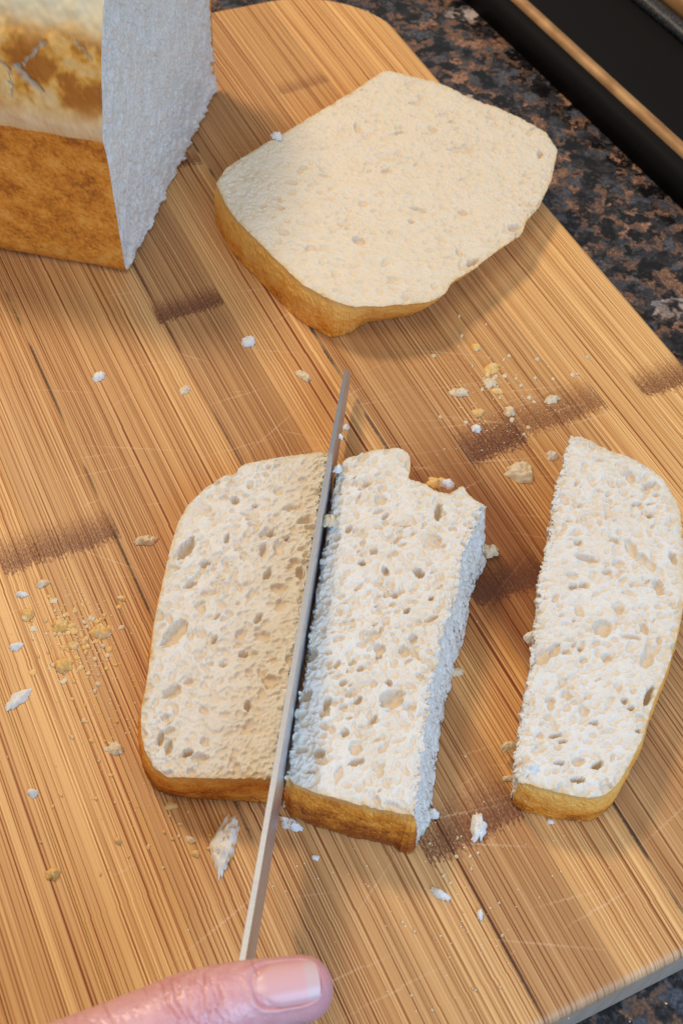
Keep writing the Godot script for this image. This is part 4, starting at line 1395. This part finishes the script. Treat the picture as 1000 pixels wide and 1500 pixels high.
		["crust_crumb","tiny golden crust crumb in the scatter left of the left slice",-69.7,61.6,1.08,0.67,-1.40,1.2,2,0.0,"golden crumb scatter"],
		["crust_crumb","tiny golden crust crumb in the scatter left of the left slice",-74.1,55.0,0.91,0.62,-1.44,0.8,2,0.0,"golden crumb scatter"],
		["crust_crumb","tiny golden crust crumb in the scatter left of the left slice",-70.9,65.2,0.48,0.25,-1.85,0.7,2,0.0,"golden crumb scatter"],
		["crust_crumb","tiny golden crust crumb in the scatter left of the left slice",-86.4,55.5,1.24,1.01,-2.37,0.7,1,0.0,"golden crumb scatter"],
		["crust_crumb","tiny golden crust crumb in the scatter left of the left slice",-64.6,52.4,1.02,0.81,-2.49,1.2,2,0.0,"golden crumb scatter"],
		["crust_crumb","tiny golden crust crumb in the scatter left of the left slice",-80.1,56.6,0.67,0.70,-0.95,1.1,1,0.0,"golden crumb scatter"],
		["crust_crumb","tiny golden crust crumb in the scatter left of the left slice",-70.9,49.7,1.00,0.86,-1.48,1.1,1,0.0,"golden crumb scatter"],
		["crust_crumb","tiny golden crust crumb in the scatter left of the left slice",-83.6,52.4,0.69,0.63,-1.09,1.2,2,0.0,"golden crumb scatter"],
		["crust_crumb","tiny golden crust crumb in the scatter left of the left slice",-76.8,65.8,0.86,0.67,-1.75,1.0,2,0.0,"golden crumb scatter"],
		["crust_crumb","tiny golden crust crumb in the scatter left of the left slice",-78.7,56.3,0.82,0.64,-1.22,0.7,2,0.0,"golden crumb scatter"],
		["crust_crumb","tiny golden crust crumb in the scatter left of the left slice",-82.7,45.1,1.02,1.05,-2.96,0.9,1,0.0,"golden crumb scatter"],
		["crust_crumb","tiny golden crust crumb in the scatter left of the left slice",-72.4,51.5,0.93,0.67,-2.46,1.2,1,0.0,"golden crumb scatter"],
		["crust_crumb","tiny golden crust crumb in the scatter left of the left slice",-84.6,44.0,0.93,0.56,-2.63,1.0,2,0.0,"golden crumb scatter"],
		["crust_crumb","tiny golden crust crumb in the scatter left of the left slice",-70.7,56.8,0.98,0.92,-0.90,1.3,2,0.0,"golden crumb scatter"],
		["crust_crumb","tiny golden crust crumb in the scatter left of the left slice",-72.1,63.6,0.84,0.92,-0.34,0.8,2,0.0,"golden crumb scatter"],
		["crust_crumb","tiny golden crust crumb in the scatter left of the left slice",-75.4,53.0,1.03,0.86,-0.56,1.3,2,0.0,"golden crumb scatter"],
		["crust_crumb","tiny golden crust crumb in the scatter left of the left slice",-61.2,52.0,1.01,0.77,-0.88,0.9,1,0.0,"golden crumb scatter"],
		["crust_crumb","tiny golden crust crumb in the scatter left of the left slice",-74.0,71.6,1.02,0.78,-1.11,0.6,1,0.0,"golden crumb scatter"],
		["crust_crumb","tiny golden crust crumb in the scatter left of the left slice",-78.7,49.9,0.57,0.64,-0.44,0.8,2,0.0,"golden crumb scatter"],
		["crust_crumb","tiny golden crust crumb in the scatter left of the left slice",-74.1,45.7,0.86,0.42,-2.05,0.8,2,0.0,"golden crumb scatter"],
		["crust_crumb","tiny golden crust crumb in the scatter left of the left slice",-87.6,53.1,0.43,0.40,-1.13,1.0,2,0.0,"golden crumb scatter"],
		["crust_crumb","tiny golden crust crumb in the scatter left of the left slice",-77.2,60.6,0.45,0.48,-0.32,0.9,2,0.0,"golden crumb scatter"],
		["crust_crumb","tiny golden crust crumb in the scatter left of the left slice",-78.7,52.0,1.04,0.98,-1.04,1.0,2,0.0,"golden crumb scatter"],
		["crust_crumb","tiny golden crust crumb strewn below the golden scatter, toward the left slice's corner",-64.4,71.4,0.80,0.56,-0.99,0.8,2,0.0,"crumbs below the scatter"],
		["crust_crumb","tiny golden crust crumb strewn below the golden scatter, toward the left slice's corner",-62.3,89.4,0.78,0.57,-2.55,1.1,2,0.0,"crumbs below the scatter"],
		["crust_crumb","tiny golden crust crumb strewn below the golden scatter, toward the left slice's corner",-64.7,68.8,0.53,0.33,-2.69,1.0,1,0.0,"crumbs below the scatter"],
		["crust_crumb","tiny golden crust crumb strewn below the golden scatter, toward the left slice's corner",-57.7,91.6,0.75,0.76,-3.08,0.8,1,0.0,"crumbs below the scatter"],
		["crust_crumb","tiny golden crust crumb strewn below the golden scatter, toward the left slice's corner",-70.3,77.3,0.67,0.56,-2.88,1.2,2,0.0,"crumbs below the scatter"],
		["crust_crumb","tiny golden crust crumb strewn below the golden scatter, toward the left slice's corner",-58.6,89.1,0.57,0.38,-2.32,1.1,2,0.0,"crumbs below the scatter"],
		["crust_crumb","tiny golden crust crumb strewn below the golden scatter, toward the left slice's corner",-65.7,83.5,0.77,0.80,-0.87,1.2,2,0.0,"crumbs below the scatter"],
		["crust_crumb","tiny golden crust crumb strewn below the golden scatter, toward the left slice's corner",-64.9,83.9,0.67,0.42,-2.63,0.7,2,0.0,"crumbs below the scatter"],
		["crust_crumb","tiny golden crust crumb strewn below the golden scatter, toward the left slice's corner",-71.0,71.6,0.67,0.48,-1.99,1.1,2,0.0,"crumbs below the scatter"],
		["crust_crumb","tiny golden crust crumb strewn below the golden scatter, toward the left slice's corner",-66.2,78.8,0.60,0.38,-2.03,1.1,2,0.0,"crumbs below the scatter"],
		["crust_crumb","tiny golden crust crumb strewn below the golden scatter, toward the left slice's corner",-64.1,71.7,0.80,0.81,-2.93,0.9,1,0.0,"crumbs below the scatter"],
		["crust_crumb","tiny golden crust crumb strewn below the golden scatter, toward the left slice's corner",-60.4,64.7,0.78,0.56,-0.43,0.8,2,0.0,"crumbs below the scatter"],
		["crust_crumb","tiny golden crust crumb strewn below the golden scatter, toward the left slice's corner",-62.8,66.1,0.85,0.58,-2.30,0.8,2,0.0,"crumbs below the scatter"],
		["crust_crumb","tiny golden crust crumb strewn below the golden scatter, toward the left slice's corner",-64.4,73.9,0.77,0.60,-1.70,1.2,1,0.0,"crumbs below the scatter"],
		["crust_crumb","tiny golden crust crumb strewn below the golden scatter, toward the left slice's corner",-56.5,82.9,0.48,0.46,-0.24,1.1,2,0.0,"crumbs below the scatter"],
		["crust_crumb","tiny golden crust crumb strewn below the golden scatter, toward the left slice's corner",-67.9,89.1,0.82,0.56,-2.43,1.3,2,0.0,"crumbs below the scatter"],
		["crust_crumb","tiny pale crumb strewn over the dark bamboo knot",50.2,-63.3,0.69,0.36,-1.40,0.7,1,0.0,"crumbs on the bamboo knot"],
		["crust_crumb","tiny pale crumb strewn over the dark bamboo knot",39.3,-44.7,0.80,0.81,-2.85,0.8,1,0.0,"crumbs on the bamboo knot"],
		["crust_crumb","tiny pale crumb strewn over the dark bamboo knot",54.4,-53.3,0.83,0.52,-1.24,1.1,1,0.0,"crumbs on the bamboo knot"],
		["crust_crumb","tiny pale crumb strewn over the dark bamboo knot",59.3,-42.0,0.80,0.62,-0.70,0.7,1,0.0,"crumbs on the bamboo knot"],
		["crust_crumb","tiny pale crumb strewn over the dark bamboo knot",55.2,-48.2,1.11,0.85,-0.88,0.6,1,0.0,"crumbs on the bamboo knot"],
		["crust_crumb","tiny pale crumb strewn over the dark bamboo knot",50.9,-57.8,0.66,0.45,-2.03,0.8,1,0.0,"crumbs on the bamboo knot"],
		["crust_crumb","tiny pale crumb strewn over the dark bamboo knot",45.3,-66.5,0.72,0.72,-0.46,1.3,1,0.0,"crumbs on the bamboo knot"],
		["crust_crumb","tiny pale crumb strewn over the dark bamboo knot",61.1,-59.3,0.87,0.94,-2.54,0.9,1,0.0,"crumbs on the bamboo knot"],
		["crust_crumb","tiny pale crumb strewn over the dark bamboo knot",52.6,-68.8,1.15,0.80,-0.97,0.8,1,0.0,"crumbs on the bamboo knot"],
		["crust_crumb","tiny pale crumb strewn over the dark bamboo knot",30.4,-45.7,0.87,0.62,-2.26,0.9,1,0.0,"crumbs on the bamboo knot"],
		["crust_crumb","tiny pale crumb strewn over the dark bamboo knot",62.9,-57.6,0.69,0.61,-1.97,0.7,1,0.0,"crumbs on the bamboo knot"],
		["crust_crumb","tiny pale crumb strewn over the dark bamboo knot",48.7,-67.1,1.26,0.90,-1.09,0.9,1,0.0,"crumbs on the bamboo knot"],
		["crust_crumb","tiny pale crumb strewn over the dark bamboo knot",60.8,-45.3,0.84,0.81,-0.43,1.0,1,0.0,"crumbs on the bamboo knot"],
		["crust_crumb","tiny pale crumb on the wood just below the whole slice",52.2,-76.7,0.93,0.45,-1.44,1.0,1,0.0,"crumbs below the whole slice"],
		["crust_crumb","tiny pale crumb on the wood just below the whole slice",44.6,-61.0,0.92,0.58,-1.29,0.9,1,0.0,"crumbs below the whole slice"],
		["crust_crumb","tiny pale crumb on the wood just below the whole slice",26.9,-75.1,1.00,0.84,-0.33,1.0,1,0.0,"crumbs below the whole slice"],
		["crust_crumb","tiny pale crumb on the wood just below the whole slice",35.6,-81.1,0.72,0.37,-1.87,0.8,1,0.0,"crumbs below the whole slice"],
		["crust_crumb","tiny pale crumb on the wood just below the whole slice",45.6,-94.2,0.53,0.55,-2.87,1.0,1,0.0,"crumbs below the whole slice"],
		["crust_crumb","tiny pale crumb on the wood just below the whole slice",40.9,-71.7,0.70,0.44,-1.80,1.2,1,0.0,"crumbs below the whole slice"],
		["crust_crumb","tiny pale crumb on the wood just below the whole slice",54.1,-79.1,0.80,0.80,-2.99,1.0,1,0.0,"crumbs below the whole slice"],
		["crust_crumb","tiny pale crumb on the wood just below the whole slice",49.5,-68.2,0.71,0.68,-0.59,1.1,1,0.0,"crumbs below the whole slice"],
		["crust_crumb","tiny pale crumb on the wood just below the whole slice",35.6,-97.1,0.95,0.50,-1.44,0.9,1,0.0,"crumbs below the whole slice"],
		["crust_crumb","tiny pale crumb on the wood just below the whole slice",36.7,-86.8,1.21,0.63,-1.39,0.6,1,0.0,"crumbs below the whole slice"],
		["crust_crumb","tiny golden crumb below the left slice's bottom crust",-36.5,123.4,0.50,0.33,-1.40,0.6,2,0.0,"crumbs below the left slice"],
		["crust_crumb","tiny golden crumb below the left slice's bottom crust",-37.8,113.7,0.63,0.40,-2.17,1.0,2,0.0,"crumbs below the left slice"],
		["crust_crumb","tiny golden crumb below the left slice's bottom crust",-30.1,115.3,0.73,0.50,-1.38,1.1,2,0.0,"crumbs below the left slice"],
		["crust_crumb","tiny golden crumb below the left slice's bottom crust",-33.9,111.0,0.66,0.51,-0.12,1.1,2,0.0,"crumbs below the left slice"],
		["crust_crumb","tiny golden crumb below the left slice's bottom crust",-33.8,114.3,0.49,0.41,-2.06,0.9,1,0.0,"crumbs below the left slice"],
		["crust_crumb","tiny golden crumb below the left slice's bottom crust",-35.2,115.4,0.46,0.43,-3.05,1.1,2,0.0,"crumbs below the left slice"],
		["crust_crumb","tiny golden crumb below the left slice's bottom crust",-30.2,115.6,0.70,0.62,-0.84,1.2,2,0.0,"crumbs below the left slice"],
		["crust_crumb","tiny golden crumb below the left slice's bottom crust",-37.1,109.0,0.46,0.39,-0.27,0.9,2,0.0,"crumbs below the left slice"],
		["crust_crumb","tiny golden crumb below the left slice's bottom crust",-32.5,107.2,0.53,0.45,-1.81,0.7,2,0.0,"crumbs below the left slice"],
		["crust_crumb","tiny golden crumb below the left slice's bottom crust",-25.7,113.4,0.53,0.41,-2.63,1.1,2,0.0,"crumbs below the left slice"],
		["crust_crumb","tiny golden crumb below the left slice's bottom crust",-41.1,118.0,0.72,0.58,-1.50,0.9,2,0.0,"crumbs below the left slice"],
		["crust_crumb","tiny golden crumb below the left slice's bottom crust",-25.3,116.9,0.67,0.57,-0.60,1.1,2,0.0,"crumbs below the left slice"],
		["crust_crumb","tiny pale crumb below the cut slice's torn corner",28.3,109.9,0.39,0.35,-1.79,1.1,1,0.0,"crumbs below the cut slice"],
		["crust_crumb","tiny pale crumb below the cut slice's torn corner",22.8,105.3,0.63,0.59,-2.66,1.1,1,0.0,"crumbs below the cut slice"],
		["crust_crumb","tiny pale crumb below the cut slice's torn corner",44.0,111.3,0.57,0.39,-0.93,0.9,1,0.0,"crumbs below the cut slice"],
		["crust_crumb","tiny pale crumb below the cut slice's torn corner",40.4,106.5,0.53,0.35,-1.95,1.3,1,0.0,"crumbs below the cut slice"],
		["crust_crumb","tiny pale crumb below the cut slice's torn corner",36.9,117.4,0.65,0.46,-0.76,0.6,1,0.0,"crumbs below the cut slice"],
		["crust_crumb","tiny pale crumb below the cut slice's torn corner",41.4,105.9,0.31,0.26,-0.19,1.1,1,0.0,"crumbs below the cut slice"],
		["crust_crumb","tiny pale crumb below the cut slice's torn corner",40.3,111.7,0.58,0.54,-1.84,1.0,1,0.0,"crumbs below the cut slice"],
		["crust_crumb","tiny pale crumb below the cut slice's torn corner",46.1,110.1,0.47,0.45,-1.78,0.7,1,0.0,"crumbs below the cut slice"],
		["crust_crumb","tiny pale crumb below the cut slice's torn corner",38.8,119.1,0.59,0.41,-0.62,0.7,1,0.0,"crumbs below the cut slice"],
		["crust_crumb","tiny pale crumb below the cut slice's torn corner",33.0,108.9,0.45,0.30,-0.56,1.1,1,0.0,"crumbs below the cut slice"],
		["crust_crumb","tiny pale crumb on the bare lower part of the board",30.1,149.0,0.36,0.33,-2.09,1.0,1,0.0,"crumbs on the lower board"],
		["crust_crumb","tiny pale crumb on the bare lower part of the board",44.3,114.8,0.50,0.37,-1.79,1.3,1,0.0,"crumbs on the lower board"],
		["crust_crumb","tiny pale crumb on the bare lower part of the board",46.0,146.1,0.36,0.27,-0.31,1.0,1,0.0,"crumbs on the lower board"],
		["crust_crumb","tiny pale crumb on the bare lower part of the board",42.4,126.5,0.28,0.19,-2.00,1.0,1,0.0,"crumbs on the lower board"],
		["crust_crumb","tiny pale crumb on the bare lower part of the board",26.8,130.9,0.45,0.38,-3.13,1.1,1,0.0,"crumbs on the lower board"],
		["crust_crumb","tiny pale crumb on the bare lower part of the board",45.4,145.9,0.41,0.24,-0.61,1.0,1,0.0,"crumbs on the lower board"],
		["crust_crumb","tiny pale crumb on the bare lower part of the board",42.0,130.5,0.37,0.22,-0.43,0.6,1,0.0,"crumbs on the lower board"],
		["crust_crumb","tiny pale crumb on the bare lower part of the board",43.1,162.3,0.28,0.19,-1.51,1.0,1,0.0,"crumbs on the lower board"],
		["crust_crumb","tiny pale crumb on the bare lower part of the board",52.7,131.7,0.50,0.41,-1.26,1.0,1,0.0,"crumbs on the lower board"],
		["crust_crumb","tiny pale crumb on the bare lower part of the board",30.1,133.1,0.45,0.39,-1.04,1.2,1,0.0,"crumbs on the lower board"],
		["crust_crumb","tiny pale crumb on the bare lower part of the board",35.0,134.3,0.26,0.21,-1.72,0.7,1,0.0,"crumbs on the lower board"],
		["crust_crumb","tiny pale crumb on the bare lower part of the board",51.7,123.3,0.37,0.31,-2.65,1.3,1,0.0,"crumbs on the lower board"],
		["crust_crumb","tiny pale crumb on the bare lower part of the board",52.2,144.8,0.39,0.29,-1.57,0.8,1,0.0,"crumbs on the lower board"],
		["crust_crumb","tiny pale crumb on the bare lower part of the board",35.4,152.0,0.39,0.34,-2.34,0.7,1,0.0,"crumbs on the lower board"],
		["crust_crumb","tiny golden crumb on the bare lower left of the board",-59.0,95.3,0.50,0.44,-2.75,1.0,2,0.0,"crumbs on the lower left board"],
		["crust_crumb","tiny golden crumb on the bare lower left of the board",-83.9,97.1,0.48,0.25,-2.14,0.9,2,0.0,"crumbs on the lower left board"],
		["crust_crumb","tiny golden crumb on the bare lower left of the board",-52.1,126.9,0.51,0.32,-1.67,1.0,2,0.0,"crumbs on the lower left board"],
		["crust_crumb","tiny golden crumb on the bare lower left of the board",-52.3,106.8,0.43,0.29,-2.32,0.8,1,0.0,"crumbs on the lower left board"],
		["crust_crumb","tiny golden crumb on the bare lower left of the board",-69.3,120.0,0.36,0.33,-0.94,1.1,2,0.0,"crumbs on the lower left board"],
		["crust_crumb","tiny golden crumb on the bare lower left of the board",-57.6,106.2,0.58,0.58,-0.39,0.9,2,0.0,"crumbs on the lower left board"],
		["crust_crumb","tiny golden crumb on the bare lower left of the board",-68.5,109.8,0.62,0.49,-1.78,0.7,2,0.0,"crumbs on the lower left board"],
		["crust_crumb","tiny golden crumb on the bare lower left of the board",-66.8,106.4,0.61,0.46,-1.87,0.9,2,0.0,"crumbs on the lower left board"],
		["crust_crumb","tiny golden crumb on the bare lower left of the board",-45.9,121.5,0.38,0.38,-0.18,1.1,2,0.0,"crumbs on the lower left board"],
		["crust_crumb","tiny golden crumb on the bare lower left of the board",-55.1,99.2,0.69,0.56,-2.60,0.8,2,0.0,"crumbs on the lower left board"],
		["crust_crumb","tiny pale flake on the wood near the board's right edge",82.8,-82.7,1.19,0.79,-0.89,1.2,1,0.0,"flakes near the right edge"],
		["crust_crumb","tiny pale flake on the wood near the board's right edge",78.7,-73.5,0.94,0.56,-1.05,0.8,1,0.0,"flakes near the right edge"],
		["crust_crumb","tiny pale flake on the wood near the board's right edge",69.9,-69.9,0.69,0.74,3.02,0.7,1,0.0,"flakes near the right edge"],
		["crust_crumb","tiny pale flake on the wood near the board's right edge",64.2,-78.8,0.98,1.06,-2.59,1.3,1,0.0,"flakes near the right edge"],
		["crust_crumb","tiny pale flake on the wood near the board's right edge",63.4,-69.2,0.73,0.71,-2.69,1.3,1,0.0,"flakes near the right edge"],
		["crust_crumb","tiny pale flake on the wood near the board's right edge",56.8,-68.2,0.99,0.47,-1.17,0.7,1,0.0,"flakes near the right edge"],
		["crust_crumb","tiny pale flake on the wood near the board's right edge",76.9,-73.2,1.32,0.87,-1.54,0.7,1,0.0,"flakes near the right edge"],
		["crust_crumb","tiny pale flake on the wood near the board's right edge",58.3,-64.9,1.08,0.74,-1.14,1.1,1,0.0,"flakes near the right edge"],
	]
	var edge := noise(FastNoiseLite.TYPE_SIMPLEX_SMOOTH, 1.0, 95, 3)
	var nth := 0
	for it: Array in list:
		nth += 1
		var rl: float = it[4]
		var rw: float = it[5]
		var thick: float = it[7] * 0.75
		var small := rl < 1.6
		var around := 12 if small else 40
		var rings := 3 if small else 12
		var p := PackedVector3Array()
		var c := PackedColorArray()
		var o := Vector3(it[2], TOP + it[9], it[3])
		var turn: float = it[6]
		var k := nth * 17.3
		var tint: Color = tints[it[8]]
		var crispy := 0.55 if small else 0.40
		for r in rings + 1:
			var f := float(r) / rings
			for i in around:
				var a := TAU * i / around
				var ragged := 1.0 + crispy * edge.get_noise_3d(cos(a) * 1.3 + k, sin(a) * 1.3, k) + 0.22 * edge.get_noise_3d(cos(a) * 4.0, sin(a) * 4.0 + k, 3.0)
				ragged = lerpf(1.0, ragged, f * f)
				var x := cos(a) * f * rl * ragged
				var z := sin(a) * f * rw * ragged
				# curved flakes bend in plan
				z += 0.25 * rw * cos(x / rl * 1.6) * sin(k)
				var y := thick * (1.0 - pow(f, 3.5)) * (0.72 + 0.5 * edge.get_noise_3d(x * 0.5, z * 0.5, k)) + 0.10
				if not small:
					y += 0.30 * edge.get_noise_3d(x * 0.9, z * 0.9, k + 9.0) * (1.0 - f * f)
				y = maxf(y, 0.05)
				p.append(o + Vector3(x * cos(turn) - z * sin(turn), y, x * sin(turn) + z * cos(turn)))
				var col := tint
				var gold := edge.get_noise_3d(x * 0.5 + 30.0, z * 0.5, k)
				if it[8] == 0:
					if nth == 1: col = col.lerp(Color(0.66, 0.38, 0.10), smoothstep(0.22, 0.42, gold))
				else:
					col = col.lerp(Color(0.78, 0.66, 0.44) if it[8] == 2 else Color(0.66, 0.42, 0.15), clampf(gold * 1.4, 0.0, 0.8))
				c.append(col)
		var ix := PackedInt32Array()
		grid_index(ix, 0, around, rings + 1, true, true)
		var root := commit(numbered(it[0]), p, c, ix, PackedVector2Array(), crumb_mat if it[8] == 0 else crust_mat, self, o)
		root.position = o * MM
		tag(root, it[1], "crumb", it[10])
	dust("fine golden dust between the crumbs of the golden scatter at the left", Vector2(-73.2,56.0), Vector2(9, 7), 330, Color(0.72, 0.40, 0.10), 0.45)
	dust("fine golden dust below the scatter towards the left slice's lower corner", Vector2(-56.7,83.4), Vector2(18, 9), 200, Color(0.74, 0.44, 0.13), 0.4)
	dust("fine pale crumb dust over the dark knot near the narrow slice", Vector2(53.0,-55.8), Vector2(12, 14), 200, Color(0.78, 0.60, 0.34), 0.38)
	dust("sparse pale crumb dust over the lower right of the board", Vector2(44.5,117.9), Vector2(26, 26), 150, Color(0.80, 0.66, 0.44), 0.34)


func dust(label: String, at: Vector2, spread: Vector2, many: int, tint: Color, big: float) -> void:
	# specks too small to count
	var p := PackedVector3Array()
	var c := PackedColorArray()
	var ix := PackedInt32Array()
	for k in many:
		var o := at + GRAIN * rng.randfn(0.0, spread.x) + ACROSS * rng.randfn(0.0, spread.y)
		var r := big * rng.randf_range(0.35, 1.0)
		var turn := rng.randf() * TAU
		var base := p.size()
		var shade := rng.randf()
		for i in 5:
			var a := turn + TAU * i / 5.0
			var l := r * rng.randf_range(0.5, 1.3)
			p.append(Vector3(o.x + cos(a) * l, TOP + 0.05 + 0.2 * r * rng.randf(), o.y + sin(a) * l * 0.7))
			c.append(tint.lerp(Color(0.80, 0.70, 0.50), shade))
		p.append(Vector3(o.x, TOP + 0.1 + 0.6 * r, o.y))
		c.append(tint.lerp(Color(0.82, 0.72, 0.52), shade))
		for i in 5:
			ix.append_array([base + i, base + (i + 1) % 5, base + 5])
	var o := commit(numbered("crumb_dust"), p, c, ix, PackedVector2Array(), crust_mat, self, Vector3(at.x, TOP, at.y))
	o.position = Vector3(at.x, TOP, at.y) * MM
	tag(o, label, "crumb dust", "", "stuff")
